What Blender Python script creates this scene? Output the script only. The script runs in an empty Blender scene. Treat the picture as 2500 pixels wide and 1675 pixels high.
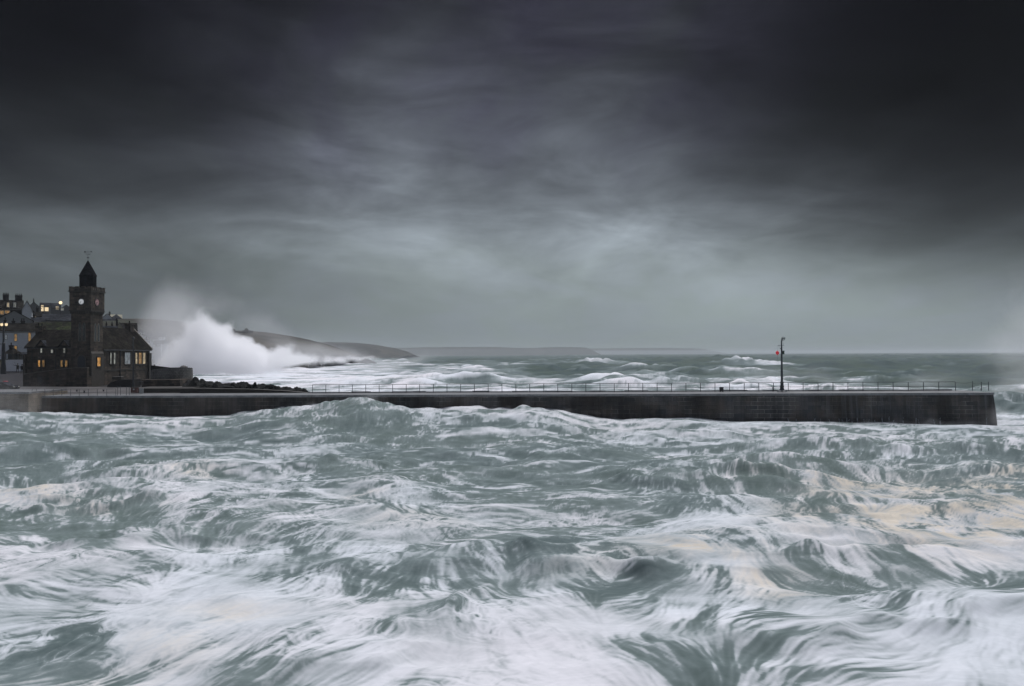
import bpy, bmesh, math, random
import numpy as np
from mathutils import Vector, Matrix, noise as mnoise

random.seed(7)
R = math.radians
scene = bpy.context.scene
col = scene.collection

# ------------------------------------------------------------------ camera
FPX = 1944.0            # focal length in photograph pixels (28 mm on a 36 mm sensor)
CAMZ = 9.0
PITCH = math.atan(27.0 / FPX)
ROLL = R(0.26)
right0 = Vector((1, 0, 0)); fwd = Vector((0, math.cos(PITCH), math.sin(PITCH)))
up0 = Vector((0, -math.sin(PITCH), math.cos(PITCH)))
cr = right0 * math.cos(ROLL) - up0 * math.sin(ROLL)
cu = right0 * math.sin(ROLL) + up0 * math.cos(ROLL)
camd = bpy.data.cameras.new("camera"); cam = bpy.data.objects.new("camera", camd); col.objects.link(cam)
camd.lens = 28.0; camd.sensor_width = 36.0; camd.clip_start = 0.1; camd.clip_end = 60000
M = Matrix((cr, cu, -fwd)).transposed().to_4x4(); M.translation = Vector((0, 0, CAMZ))
cam.matrix_world = M
scene.camera = cam

def ray(X, Y):
    return cr * ((X - 1250) / FPX) + cu * (-(Y - 837.5) / FPX) + fwd
def P(X, Y, D):
    """the point seen at photograph pixel X, Y that lies D metres out"""
    d = ray(X, Y); return Vector((0, 0, CAMZ)) + d * (D / d.y)

# ------------------------------------------------------------------ render settings
scene.view_settings.view_transform = 'Standard'
try: scene.view_settings.look = 'None'
except Exception: pass
scene.view_settings.exposure = 1.0
scene.view_settings.gamma = 1.0
scene.view_settings.use_curve_mapping = False
cy = scene.cycles
cy.use_denoising = True
cy.max_bounces = 24; cy.diffuse_bounces = 3; cy.glossy_bounces = 3; cy.volume_bounces = 22
cy.transmission_bounces = 4
cy.volume_step_rate = 1.0
cy.volume_max_steps = 256
cy.sample_clamp_indirect = 4.0

# ------------------------------------------------------------------ node helper
class NT:
    def __init__(s, tree): s.t = tree; s.n = tree.nodes; s.l = tree.links
    def new(s, typ, **kw):
        n = s.n.new(typ)
        for k, v in kw.items(): setattr(n, k, v)
        return n
    def put(s, sock, v):
        if isinstance(v, bpy.types.NodeSocket): s.l.new(v, sock)
        elif v is not None:
            if sock.type == 'RGBA' and isinstance(v, (tuple, list)) and len(v) == 3: v = (*v, 1)
            sock.default_value = v
    def m(s, op, a, b=None, c=None, clamp=False):
        n = s.new('ShaderNodeMath', operation=op); n.use_clamp = clamp
        s.put(n.inputs[0], a)
        if b is not None: s.put(n.inputs[1], b)
        if c is not None: s.put(n.inputs[2], c)
        return n.outputs[0]
    def vm(s, op, a, b=None, scale=None):
        n = s.new('ShaderNodeVectorMath', operation=op); s.put(n.inputs[0], a)
        if b is not None: s.put(n.inputs[1], b)
        if scale is not None: s.put(n.inputs['Scale'], scale)
        return n.outputs[0] if op not in ('LENGTH', 'DOT_PRODUCT', 'DISTANCE') else n.outputs['Value']
    def mix(s, f, a, b, blend='MIX'):
        n = s.new('ShaderNodeMix', data_type='RGBA', blend_type=blend)
        s.put(n.inputs[0], f); s.put(n.inputs[6], a); s.put(n.inputs[7], b); return n.outputs[2]
    def noise(s, vec, scale, detail=4, rough=0.55, dist=0.0):
        n = s.new('ShaderNodeTexNoise'); s.put(n.inputs['Vector'], vec)
        n.inputs['Scale'].default_value = scale; n.inputs['Detail'].default_value = detail
        n.inputs['Roughness'].default_value = rough; n.inputs['Distortion'].default_value = dist
        return n.outputs['Fac']
    def maprange(s, v, a, b, c=0.0, d=1.0, smooth=True):
        n = s.new('ShaderNodeMapRange'); n.interpolation_type = 'SMOOTHSTEP' if smooth else 'LINEAR'
        s.put(n.inputs[0], v)
        for i, q in enumerate((a, b, c, d)): s.put(n.inputs[i + 1], q)
        return n.outputs[0]
    def sep(s, v):
        n = s.new('ShaderNodeSeparateXYZ'); s.put(n.inputs[0], v); return n.outputs
    def comb(s, x, y, z):
        n = s.new('ShaderNodeCombineXYZ')
        for i, q in enumerate((x, y, z)): s.put(n.inputs[i], q)
        return n.outputs[0]
    def mapping(s, v, loc=(0, 0, 0), rot=(0, 0, 0), scale=(1, 1, 1)):
        n = s.new('ShaderNodeMapping'); s.put(n.inputs[0], v)
        n.inputs[1].default_value = loc; n.inputs[2].default_value = rot; n.inputs[3].default_value = scale
        return n.outputs[0]

# ------------------------------------------------------------------ world: storm sky
SUN_EL, SUN_AZ = 62.0, 25.0        # degrees; azimuth clockwise from +Y
world = bpy.data.worlds.new("World"); scene.world = world; world.use_nodes = True
w = NT(world.node_tree); w.n.clear()
sky = w.new('ShaderNodeTexSky', sky_type='NISHITA'); sky.sun_disc = False
sky.sun_elevation = R(SUN_EL); sky.sun_rotation = R(SUN_AZ)
sky.air_density = 1.0; sky.dust_density = 3.0
tc = w.new('ShaderNodeTexCoord').outputs['Generated']
dx, dy, dz = w.sep(tc)
az = w.m('ARCTAN2', dx, dy)                     # 0 ahead, + right
el = w.m('ARCSINE', dz)
elc = w.m('MAXIMUM', dz, 0.0)
den = w.m('ADD', elc, 0.16)
cp = w.comb(w.m('DIVIDE', dx, den), w.m('DIVIDE', dy, den), 0.0)
cpm = w.mapping(cp, rot=(0, 0, R(-24)), scale=(1.0, 0.5, 1.0))
warp = w.new('ShaderNodeTexNoise'); w.put(warp.inputs['Vector'], cpm); warp.inputs['Scale'].default_value = 0.7
cpw = w.vm('ADD', cpm, w.vm('SCALE', warp.outputs['Color'], scale=0.9))
n1 = w.noise(cpw, 0.85, 3, 0.45)
n2 = w.noise(cpw, 2.1, 7, 0.6, 0.3)
# layered streaks in azimuth / elevation, tilted like the photograph's
ae = w.comb(az, el, 0.0)
aes = w.mapping(ae, rot=(0, 0, R(15)), scale=(2.0, 6.2, 1.0))
w2 = w.new('ShaderNodeTexNoise'); w.put(w2.inputs['Vector'], aes); w2.inputs['Scale'].default_value = 1.2
aes2 = w.vm('ADD', aes, w.vm('SCALE', w2.outputs['Color'], scale=0.75))
n3 = w.noise(aes2, 1.6, 4, 0.5)
n4 = w.noise(aes2, 5.5, 7, 0.62)
cloud = w.m('ADD', w.m('MULTIPLY', w.m('SUBTRACT', n1, 0.5), 0.6), w.m('MULTIPLY', w.m('SUBTRACT', n2, 0.5), 0.72))
cloud = w.m('ADD', cloud, w.m('MULTIPLY', w.m('SUBTRACT', n3, 0.5), 1.35))
cloud = w.m('ADD', cloud, w.m('MULTIPLY', w.m('SUBTRACT', n4, 0.5), 0.65))
cloud = w.m('MULTIPLY', cloud, w.maprange(el, 0.02, 0.17, 0.10, 1.0))
# base luminance (log2 scale) as a function of elevation
ramp = w.new('ShaderNodeValToRGB')
w.put(ramp.inputs[0], w.maprange(el, 0.0, 0.8, 0.0, 1.0, smooth=False))
LO, HI = -6.0, 0.0
def lv(x): q = (math.log2(x) - LO) / (HI - LO); return (q, q, q, 1)
stops = [(0.0, .128), (0.06, .128), (0.12, .122), (0.20, .104), (0.30, .066), (0.40, .038), (0.50, .024), (0.58, .024), (0.80, .20), (1.0, .27)]
e = ramp.color_ramp.elements
e[0].position = 0; e[0].color = lv(stops[0][1]); e[1].position = 1; e[1].color = lv(stops[-1][1])
for p_, v_ in stops[1:-1]:
    q = e.new(p_); q.color = lv(v_)
lum = w.m('ADD', w.m('MULTIPLY', ramp.outputs[0], HI - LO), LO)
# cloud banks: (X, Y in photo, sigma_az, sigma_el, amount in stops)
banks = [(2520, 140, .25, .20, -3.6), (2150, 180, .22, .12, -1.1), (20, 130, .26, .18, -2.9), (250, 40, .28, .10, -1.0), (1250, 0, .6, .06, -.5), (560, 290, .14, .045, -0.75),
         (1780, 600, .34, .085, 0.45), (2100, 740, .20, .055, 0.60), (1950, 400, .2, .05, -.5), (1700, 260, .3, .04, -.3), (520, 90, .12, .05, .35), (2450, 800, .10, .05, 0.25), (0, 780, .40, .10, -0.85),
         (1000, 170, .30, .09, 0.25), (2450, 420, .14, .06, -0.7), (450, 470, .22, .035, -0.35), (650, 580, .30, .03, 0.30),
         (100, 540, .16, .03, 0.35), (1300, 110, .22, .06, -0.15), (1350, 330, .25, .03, 0.25)]
for X, Y, sa, se, am in banks:
    a0 = math.atan((X - 1250) / FPX); e0 = math.atan((864 - Y) / FPX * math.cos(a0))
    ga = w.m('POWER', w.m('DIVIDE', w.m('SUBTRACT', az, a0), sa), 2.0)
    ge = w.m('POWER', w.m('DIVIDE', w.m('SUBTRACT', el, e0), se), 2.0)
    g = w.m('EXPONENT', w.m('MULTIPLY', w.m('ADD', ga, ge), -1.0))
    lum = w.m('ADD', lum, w.m('MULTIPLY', g, am))
front = w.maprange(w.m('ABSOLUTE', az), 0.75, 1.5, 1.0, 0.0)
lum = w.m('ADD', lum, w.m('MULTIPLY', cloud, w.m('MULTIPLY', w.m('ADD', w.m('MULTIPLY', front, .6), .4), 2.1)))
back = w.m('SUBTRACT', 1.0, front)
lum = w.m('ADD', w.m('MULTIPLY', lum, front), w.m('MULTIPLY', back, math.log2(.07)))
lumv = w.m('POWER', 2.0, lum)
# hue: violet-grey high, blue-grey middle, green-grey near the right horizon
c_hi = (0.92, 0.94, 1.40); c_mid = (0.87, 1.0, 1.12); c_lo = (0.88, 1.04, 1.06)
tint = w.mix(w.maprange(el, 0.05, 0.42), c_lo, c_hi)
tint = w.mix(w.m('MULTIPLY', w.maprange(n2, 0.38, 0.62), .6), tint, c_mid)
cl = w.vm('SCALE', tint, scale=w.m('MULTIPLY', lumv, 10.0))
skyc = w.mix(w.m('ADD', w.m('MULTIPLY', back, .03), .001), cl, sky.outputs[0])
bg = w.new('ShaderNodeBackground'); w.put(bg.inputs[0], skyc); bg.inputs[1].default_value = 0.1
wo = w.new('ShaderNodeOutputWorld'); w.l.new(bg.outputs[0], wo.inputs[0])
world.cycles.sampling_method = 'MANUAL'; world.cycles.sample_map_resolution = 512

# ------------------------------------------------------------------ sun through thick cloud
sl = bpy.data.lights.new("sun", 'SUN'); sl.energy = 1.5; sl.angle = R(40); sl.color = (1.0, 0.99, 0.985)
sun = bpy.data.objects.new("sun", sl); col.objects.link(sun)
sd = Vector((math.sin(R(SUN_AZ)) * math.cos(R(SUN_EL)), math.cos(R(SUN_AZ)) * math.cos(R(SUN_EL)), math.sin(R(SUN_EL))))
sun.rotation_euler = (-sd).to_track_quat('-Z', 'Y').to_euler()
sun.location = sd * 200

# ------------------------------------------------------------------ materials
def base_mat(name):
    m = bpy.data.materials.new(name); m.use_nodes = True
    t = NT(m.node_tree); b = m.node_tree.nodes['Principled BSDF']; return m, t, b
def coords(t, kind='Object'): return t.new('ShaderNodeTexCoord').outputs[kind]

def plain(name, c, rough=0.6, var=0.25, scale=1.5, bump=0.0, metallic=0.0, spec=None):
    m, t, b = base_mat(name); v = coords(t)
    n = t.noise(v, scale, 6, 0.6); n2 = t.noise(v, scale * 6, 3, 0.6)
    k = t.m('ADD', t.m('MULTIPLY', n, 0.65), t.m('MULTIPLY', n2, 0.35))
    f = t.maprange(k, 0.3, 0.7, 1 - var, 1 + var)
    t.put(b.inputs['Base Color'], t.vm('SCALE', tuple(c), scale=f))
    b.inputs['Roughness'].default_value = rough; b.inputs['Metallic'].default_value = metallic
    if spec is not None: b.inputs['Specular IOR Level'].default_value = spec
    if bump:
        bn = t.new('ShaderNodeBump'); bn.inputs['Strength'].default_value = bump; bn.inputs['Distance'].default_value = 0.05
        t.put(bn.inputs['Height'], n2); t.l.new(bn.outputs[0], b.inputs['Normal'])
    return m

def masonry(name, c1, c2, mortar, bw=0.6, bh=0.25, msize=0.02, rough=0.75, stain=0.5, wet=False, spec=0.3):
    """coursed stone on any upright face: u runs along the wall whichever way it faces"""
    m, t, b = base_mat(name); v = coords(t); x, y, z = t.sep(v)
    nn = t.new('ShaderNodeNewGeometry').outputs['Normal']
    vt = t.new('ShaderNodeVectorTransform', vector_type='NORMAL', convert_from='WORLD', convert_to='OBJECT')
    t.put(vt.inputs[0], nn); nx, ny, nz = t.sep(vt.outputs[0])
    side = t.m('GREATER_THAN', t.m('ABSOLUTE', nx), t.m('ABSOLUTE', ny))
    u = t.m('ADD', t.m('MULTIPLY', x, t.m('SUBTRACT', 1.0, side)), t.m('MULTIPLY', y, side))
    wob = t.noise(v, 0.9, 2); u = t.m('ADD', u, t.m('MULTIPLY', wob, 0.25))
    zz = t.m('ADD', z, t.m('MULTIPLY', t.noise(v, 1.7, 2), 0.07))
    br = t.new('ShaderNodeTexBrick'); t.put(br.inputs['Vector'], t.comb(u, zz, 0.0))
    br.inputs['Scale'].default_value = 1.0; br.inputs['Brick Width'].default_value = bw; br.inputs['Row Height'].default_value = bh
    br.inputs['Mortar Size'].default_value = msize; br.inputs['Mortar Smooth'].default_value = 0.4; br.inputs['Bias'].default_value = 0.0
    t.put(br.inputs['Color1'], c1); t.put(br.inputs['Color2'], c2); t.put(br.inputs['Mortar'], mortar)
    patch = t.noise(t.mapping(v, scale=(1, 1, 0.8)), 0.8, 6, 0.68)
    streak = t.noise(t.mapping(v, scale=(1.0, 1.0, 0.15)), 1.1, 4, 0.6)
    gr = t.noise(v, 7.0, 4, 0.65)
    f = t.maprange(t.m('ADD', t.m('MULTIPLY', patch, 0.5), t.m('MULTIPLY', streak, 0.5)), 0.34, 0.64, 1 - stain, 1 + stain)
    f = t.m('MULTIPLY', f, t.maprange(gr, 0.3, 0.7, 0.82, 1.18))
    t.put(b.inputs['Base Color'], t.vm('SCALE', br.outputs['Color'], scale=f))
    b.inputs['Roughness'].default_value = rough; b.inputs['Specular IOR Level'].default_value = spec
    bn = t.new('ShaderNodeBump'); bn.inputs['Strength'].default_value = 0.6; bn.inputs['Distance'].default_value = 0.04
    t.put(bn.inputs['Height'], t.m('SUBTRACT', t.m('MULTIPLY', gr, 0.4), br.outputs['Fac'])); t.l.new(bn.outputs[0], b.inputs['Normal'])
    return m

def pier_material():
    m, t, b = base_mat('pier_wet_granite'); v = coords(t); x, y, z = t.sep(v)
    wob = t.noise(v, 0.5, 2)
    br = t.new('ShaderNodeTexBrick'); t.put(br.inputs['Vector'], t.comb(t.m('ADD', x, t.m('MULTIPLY', wob, .5)), t.m('ADD', z, t.m('MULTIPLY', t.noise(v, .9, 2), .06)), 0.0))
    br.inputs['Scale'].default_value = 1.0; br.inputs['Brick Width'].default_value = 1.5; br.inputs['Row Height'].default_value = 0.5
    br.inputs['Mortar Size'].default_value = 0.028; br.inputs['Mortar Smooth'].default_value = 0.3
    t.put(br.inputs['Color1'], (.030, .032, .035)); t.put(br.inputs['Color2'], (.062, .060, .058)); 
    mort = t.mix(t.maprange(t.noise(v, .30, 5, .65), .44, .66), (.05, .05, .052), (.21, .20, .185))
    t.put(br.inputs['Mortar'], mort)
    warm = t.maprange(x, -62.0, -10.0, 1.0, 0.0)
    warm = t.m('MAXIMUM', t.m('MULTIPLY', warm, t.maprange(t.noise(v, .22, 4), .36, .60)), t.maprange(t.noise(v, .35, 5, .6), .42, .64, 0, .75))
    c = t.mix(t.m('MULTIPLY', warm, .8), br.outputs['Color'], (.070, .054, .042))
    patch = t.noise(t.mapping(v, scale=(1, 1, .5)), 0.22, 6, 0.62)
    streak = t.noise(t.mapping(v, scale=(1.4, 1.0, 0.05)), 1.3, 5, 0.62)
    f = t.m('MULTIPLY', t.maprange(patch, .36, .62, .5, 1.7), t.maprange(streak, .38, .62, .82, 1.25))
    c = t.vm('SCALE', c, scale=f)
    # pale run-off where waves drain back over the seaward end
    run = t.noise(t.mapping(v, scale=(2.4, 1.0, 0.035)), 1.4, 4, 0.7)
    env = t.m('MULTIPLY', t.maprange(x, 34.0, 45.0), t.maprange(x, 53.0, 49.0))
    env = t.m('ADD', env, t.m('MULTIPLY', t.maprange(x, 55.5, 58.0), .8))
    env = t.m('MAXIMUM', env, .10)
    runm = t.m('MULTIPLY', t.maprange(run, .47, .72), t.m('MULTIPLY', env, .55))
    c = t.mix(runm, c, (.20, .215, .23))
    # weed-dark tide band
    tide = t.maprange(t.m('ADD', z, t.m('MULTIPLY', patch, 1.6)), 1.0, 2.2, .62, 1.0)
    c = t.vm('SCALE', c, scale=tide)
    t.put(b.inputs['Base Color'], c); b.inputs['Roughness'].default_value = .55; b.inputs['Specular IOR Level'].default_value = .15
    bn = t.new('ShaderNodeBump'); bn.inputs['Strength'].default_value = .7; bn.inputs['Distance'].default_value = .05
    t.put(bn.inputs['Height'], t.m('SUBTRACT', t.noise(v, 5, 5, .65), br.outputs['Fac'])); t.l.new(bn.outputs[0], b.inputs['Normal'])
    return m

def slate(name, c, moss=(.022, .022, .014), mossa=0.35):
    m, t, b = base_mat(name); v = coords(t); x, y, z = t.sep(v)
    u = t.m('ADD', x, y)
    br = t.new('ShaderNodeTexBrick'); t.put(br.inputs['Vector'], t.comb(u, z, 0.0)); br.inputs['Scale'].default_value = 1.0
    br.inputs['Brick Width'].default_value = .45; br.inputs['Row Height'].default_value = .2; br.inputs['Mortar Size'].default_value = .012
    c = Vector(c)
    t.put(br.inputs['Color1'], tuple(c * .8)); t.put(br.inputs['Color2'], tuple(c * 1.25)); t.put(br.inputs['Mortar'], tuple(c * .45))
    k = t.m('MULTIPLY', t.maprange(t.noise(v, .8, 5, .65), .45, .65), mossa)
    cc = t.mix(k, br.outputs['Color'], moss)
    cc = t.vm('SCALE', cc, scale=t.m('MULTIPLY', t.maprange(t.noise(v, 1.6, 6, .72), .36, .64, .45, 1.9), t.maprange(t.noise(v, .35, 3), .4, .6, .75, 1.3)))
    t.put(b.inputs['Base Color'], cc); b.inputs['Roughness'].default_value = .95; b.inputs['Specular IOR Level'].default_value = .02
    bn = t.new('ShaderNodeBump'); bn.inputs['Strength'].default_value = .5; bn.inputs['Distance'].default_value = .03
    t.put(bn.inputs['Height'], t.m('SUBTRACT', t.noise(v, 6, 3), br.outputs['Fac'])); t.l.new(bn.outputs[0], b.inputs['Normal'])
    return m

def lit(name, c, strength):
    """uneven window glow: lit curtains, and pale unlit glass made to glow"""
    m, t, b = base_mat(name); v = coords(t)
    n = t.noise(t.mapping(v, scale=(2.2, 2.2, .7)), 1.8, 3, .6)
    b.inputs['Base Color'].default_value = (.05, .05, .05, 1); b.inputs['Roughness'].default_value = .25
    t.put(b.inputs['Emission Color'], (*c, 1)); t.put(b.inputs['Emission Strength'], t.maprange(n, .33, .66, strength * .35, strength * 1.35))
    return m
def glow(name, c, s):
    m, t, b = base_mat(name); b.inputs['Base Color'].default_value = (c[0] * .4, c[1] * .4, c[2] * .4, 1)
    b.inputs['Emission Color'].default_value = (*c, 1); b.inputs['Emission Strength'].default_value = s; return m

MT = {}
MT['pier'] = pier_material()
MT['coping'] = plain('wet_coping_stone', (.20, .205, .212), .45, .35, .8, .2)
MT['deck'] = plain('wet_concrete', (.155, .158, .16), .4, .4, .5, .2)
MT['stone'] = masonry('brown_rubble_stone', (.026, .021, .017), (.092, .070, .053), (.050, .042, .034), .7, .34, .03)
MT['stone_warm'] = masonry('buff_quay_stone', (.16, .135, .108), (.22, .185, .145), (.12, .10, .085), 1.1, .5, .02, stain=.25)
MT['ashlar'] = plain('pale_dressed_stone', (.13, .12, .10), .8, .25, 2.0, .2)
MT['ashlar_dark'] = plain('weathered_dressed_stone', (.042, .038, .032), .8, .3, 2.0, .2)
MT['ashlar_pale'] = plain('buff_dressed_stone', (.24, .22, .18), .8, .2, 2.0, .2)
MT['yard_white'] = plain('bright_limewash', (.80, .82, .84), .8, .06, .6)
MT['ashlar_mid'] = plain('grey_dressed_stone', (.062, .054, .044), .8, .3, 2.0, .2)
MT['slate'] = slate('dark_slate', (.013, .0115, .0105))
MT['slate_grey'] = slate('grey_slate', (.024, .026, .031), mossa=.15)
MT['moss_roof'] = slate('mossy_slate', (.018, .018, .014), moss=(.024, .031, .012), mossa=.9)
MT['spire'] = slate('spire_slate', (.006, .006, .008), mossa=0)
MT['white'] = plain('white_render', (.62, .65, .68), .8, .12, .6)
MT['grey_render'] = plain('grey_render', (.12, .126, .13), .8, .12, .6)
MT['gable_render'] = plain('pale_gable_render', (.24, .25, .25), .8, .12, .6)
MT['cream'] = plain('cream_render', (.24, .225, .16), .8, .12, .6)
MT['dark_wall'] = masonry('dark_brick', (.012, .010, .010), (.022, .018, .017), (.016, .014, .014), .45, .15, .012)
MT['iron'] = plain('black_iron', (.022, .026, .032), .5, .3, 3.0, .1)
MT['rail'] = plain('galvanised_rail', (.055, .062, .070), .55, .3, 3.0)
MT['mast'] = plain('blue_black_paint', (.030, .042, .052), .45, .3, 2.0, .1)
MT['timber'] = plain('blue_door_paint', (.016, .019, .028), .6, .2, 2.0)
MT['frame'] = plain('white_frame', (.42, .42, .40), .6, .1, 2.0)
MT['frame_dark'] = plain('dark_frame', (.05, .045, .04), .6, .1, 2.0)
MT['glass'] = plain('dark_glass', (.02, .024, .028), .08, .1, 1.0, spec=.8)
MT['glass_glow'] = lit('pale_glass_glow', (.62, .70, .78), .10)  # pale panes given emission; no lamp stands behind them
MT['warm'] = lit('warm_window', (1.0, .56, .18), .13)
MT['warm_bright'] = lit('bright_warm_window', (1.0, .50, .12), .27)
MT['warm_pale'] = lit('pale_warm_window', (1.0, .80, .50), .18)
MT['cold'] = lit('pale_lit_window', (.85, .88, .78), .12)
MT['clock'] = glow('lit_clock_glass', (.93, .96, 1.0), .18)
MT['clock_red'] = glow('dull_red_clock_glass', (.85, .52, .52), .05)
MT['lamp_warm'] = glow('lamp_glow', (1.0, .78, .48), .5)
MT['lamp_ball'] = glow('lamp_ball_glow', (1.0, .72, .42), .8)
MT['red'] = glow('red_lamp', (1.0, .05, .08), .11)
MT['red_paint'] = plain('red_paint', (.35, .02, .03), .4, .1)
MT['green'] = plain('dark_green_lens', (.015, .05, .03), .4, .1)
MT['sign'] = plain('white_sign_panel', (.42, .43, .42), .5, .08)
MT['ink'] = plain('sign_ink', (.05, .05, .05), .6, .05)
MT['rock'] = plain('wet_black_rock', (.011, .0115, .011), .8, .5, .9, .8, spec=.08)
MT['car'] = plain('dark_car_paint', (.018, .018, .022), .2, .1)
MT['rubber'] = plain('tyre_rubber', (.012, .012, .012), .8, .1)
MT['chrome'] = plain('alloy', (.45, .45, .47), .25, .1, metallic=.8)
MT['jacket'] = plain('dark_olive_cloth', (.022, .026, .022), .9, .2)
MT['coat'] = plain('black_cloth', (.014, .015, .018), .9, .2)
MT['trousers'] = plain('dark_trousers', (.02, .02, .024), .9, .2)
MT['skin'] = plain('skin', (.35, .22, .16), .6, .05)

# ------------------------------------------------------------------ object helpers
def tag(o, label=None, cat=None, group=None, kind=None):
    if label: o['label'] = label
    if cat: o['category'] = cat
    if group: o['group'] = group
    if kind: o['kind'] = kind
    return o
def empty(name, loc=(0, 0, 0), rz=0.0, **kw):
    o = bpy.data.objects.new(name, None); col.objects.link(o); o.location = loc; o.rotation_euler = (0, 0, rz)
    o.empty_display_size = .5
    return tag(o, **kw)
class MB:
    def __init__(s): s.bm = bmesh.new()
    def box(s, x0, x1, y0, y1, z0, z1, rz=0, c=None):
        vs = [(x0, y0, z0), (x1, y0, z0), (x1, y1, z0), (x0, y1, z0), (x0, y0, z1), (x1, y0, z1), (x1, y1, z1), (x0, y1, z1)]
        return s.hexa(vs)
    def hexa(s, vs):
        v = [s.bm.verts.new(q) for q in vs]
        for f in ((0, 3, 2, 1), (4, 5, 6, 7), (0, 1, 5, 4), (1, 2, 6, 5), (2, 3, 7, 6), (3, 0, 4, 7)): s.bm.faces.new([v[i] for i in f])
        return s
    def prism(s, pts, off):
        """closed polygon extruded by off"""
        off = Vector(off); a = [s.bm.verts.new(p) for p in pts]; b = [s.bm.verts.new(Vector(p) + off) for p in pts]
        n = len(pts); s.bm.faces.new(a[::-1]); s.bm.faces.new(b)
        for i in range(n): s.bm.faces.new((a[i], a[(i + 1) % n], b[(i + 1) % n], b[i]))
        return s
    def tube(s, p0, p1, r0, r1=None, n=8, caps=True):
        r1 = r0 if r1 is None else r1; p0 = Vector(p0); p1 = Vector(p1); d = (p1 - p0).normalized()
        a = d.orthogonal().normalized(); b = d.cross(a); A = []; B = []
        for i in range(n):
            t = 2 * math.pi * i / n; q = a * math.cos(t) + b * math.sin(t)
            A.append(s.bm.verts.new(p0 + q * r0)); B.append(s.bm.verts.new(p1 + q * r1))
        for i in range(n): s.bm.faces.new((A[i], A[(i + 1) % n], B[(i + 1) % n], B[i]))
        if caps: s.bm.faces.new(A[::-1]); s.bm.faces.new(B)
        return s
    def path(s, pts, r, n=6):
        for a, b in zip(pts, pts[1:]): s.tube(a, b, r, r, n)
        return s
    def lathe(s, prof, c=(0, 0, 0), n=16, rot=0.0):
        rings = []
        for r, z in prof:
            rings.append([s.bm.verts.new((c[0] + r * math.cos(2 * math.pi * i / n + rot), c[1] + r * math.sin(2 * math.pi * i / n + rot), c[2] + z)) for i in range(n)])
        for A, B in zip(rings, rings[1:]):
            for i in range(n): s.bm.faces.new((A[i], A[(i + 1) % n], B[(i + 1) % n], B[i]))
        s.bm.faces.new(rings[0][::-1]); s.bm.faces.new(rings[-1]); return s
    def torus(s, c, ax, R_, r, N=24, n=6, a0=0, a1=2 * math.pi):
        c = Vector(c); ax = Vector(ax).normalized(); a = ax.orthogonal().normalized(); b = ax.cross(a); rings = []
        full = abs(a1 - a0 - 2 * math.pi) < 1e-6
        for i in range(N if full else N + 1):
            t = a0 + (a1 - a0) * i / N; rad = a * math.cos(t) + b * math.sin(t)
            rings.append([s.bm.verts.new(c + rad * (R_ + r * math.cos(2 * math.pi * k / n)) + ax * r * math.sin(2 * math.pi * k / n)) for k in range(n)])
        m = len(rings)
        for i in range(m if full else m - 1):
            A = rings[i]; B = rings[(i + 1) % m]
            for k in range(n): s.bm.faces.new((A[k], A[(k + 1) % n], B[(k + 1) % n], B[k]))
        return s
    def ball(s, c, r, sub=2, sc=(1, 1, 1)):
        res = bmesh.ops.create_icosphere(s.bm, subdivisions=sub, radius=r)
        for v in res['verts']: v.co = Vector((v.co.x * sc[0], v.co.y * sc[1], v.co.z * sc[2])) + Vector(c)
        return s
    def build(s, name, mat, parent=None, smooth=False, bevel=0.0):
        if bevel:
            es = [e for e in s.bm.edges if len(e.link_faces) == 2]
            try: bmesh.ops.bevel(s.bm, geom=es, offset=bevel, segments=1, affect='EDGES')
            except Exception: pass
        bmesh.ops.recalc_face_normals(s.bm, faces=s.bm.faces)
        me = bpy.data.meshes.new(name); s.bm.to_mesh(me); s.bm.free()
        if smooth: me.polygons.foreach_set('use_smooth', [True] * len(me.polygons))
        for q in (mat if isinstance(mat, (list, tuple)) else [mat]): me.materials.append(q)
        o = bpy.data.objects.new(name, me); col.objects.link(o)
        if parent: o.parent = parent
        return o
def np_mesh(name, V, F, mats, smooth=True):
    me = bpy.data.meshes.new(name); V = np.asarray(V, np.float32); F = np.asarray(F, np.int32)
    me.vertices.add(len(V)); me.vertices.foreach_set('co', V.ravel())
    k = F.shape[1]
    me.loops.add(F.size); me.loops.foreach_set('vertex_index', F.ravel())
    me.polygons.add(len(F)); me.polygons.foreach_set('loop_start', np.arange(0, F.size, k, dtype=np.int32))
    me.polygons.foreach_set('use_smooth', np.full(len(F), smooth))
    me.update(calc_edges=True)
    for q in mats: me.materials.append(q)
    o = bpy.data.objects.new(name, me); col.objects.link(o); return o
def grid_faces(nr, nc):
    i = np.arange(nr - 1)[:, None] * nc + np.arange(nc - 1)[None, :]; i = i.ravel()
    return np.stack([i, i + 1, i + nc + 1, i + nc], 1)

# ------------------------------------------------------------------ numpy noise
rng = np.random.default_rng(11)
NT_ = 1024
fx = np.fft.fftfreq(NT_)[None, :]; fy = np.fft.fftfreq(NT_)[:, None]
def spectral(filt):
    a = np.fft.fft2(rng.standard_normal((NT_, NT_))) * filt
    r = np.fft.ifft2(a).real; r -= r.mean(); r /= r.std(); return r.astype(np.float32)
fr = np.sqrt(fx ** 2 + fy ** 2) + 1e-9
BAND = spectral(np.exp(-(np.log(fr * 8) / .5) ** 2))            # features about 8 cells long
FRAC = spectral(np.where(fr > 1 / 300., fr ** -1.6, 0))           # cloudy, many scales
def samp(T, x, y):
    """bilinear, tiled"""
    x = np.mod(x, NT_); y = np.mod(y, NT_)
    x0 = np.floor(x).astype(np.int32); y0 = np.floor(y).astype(np.int32)
    fx_ = (x - x0).astype(np.float32); fy_ = (y - y0).astype(np.float32)
    x0 %= NT_; y0 %= NT_; x1 = (x0 + 1) % NT_; y1 = (y0 + 1) % NT_
    return (T[y0, x0] * (1 - fx_) + T[y0, x1] * fx_) * (1 - fy_) + (T[y1, x0] * (1 - fx_) + T[y1, x1] * fx_) * fy_
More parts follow.
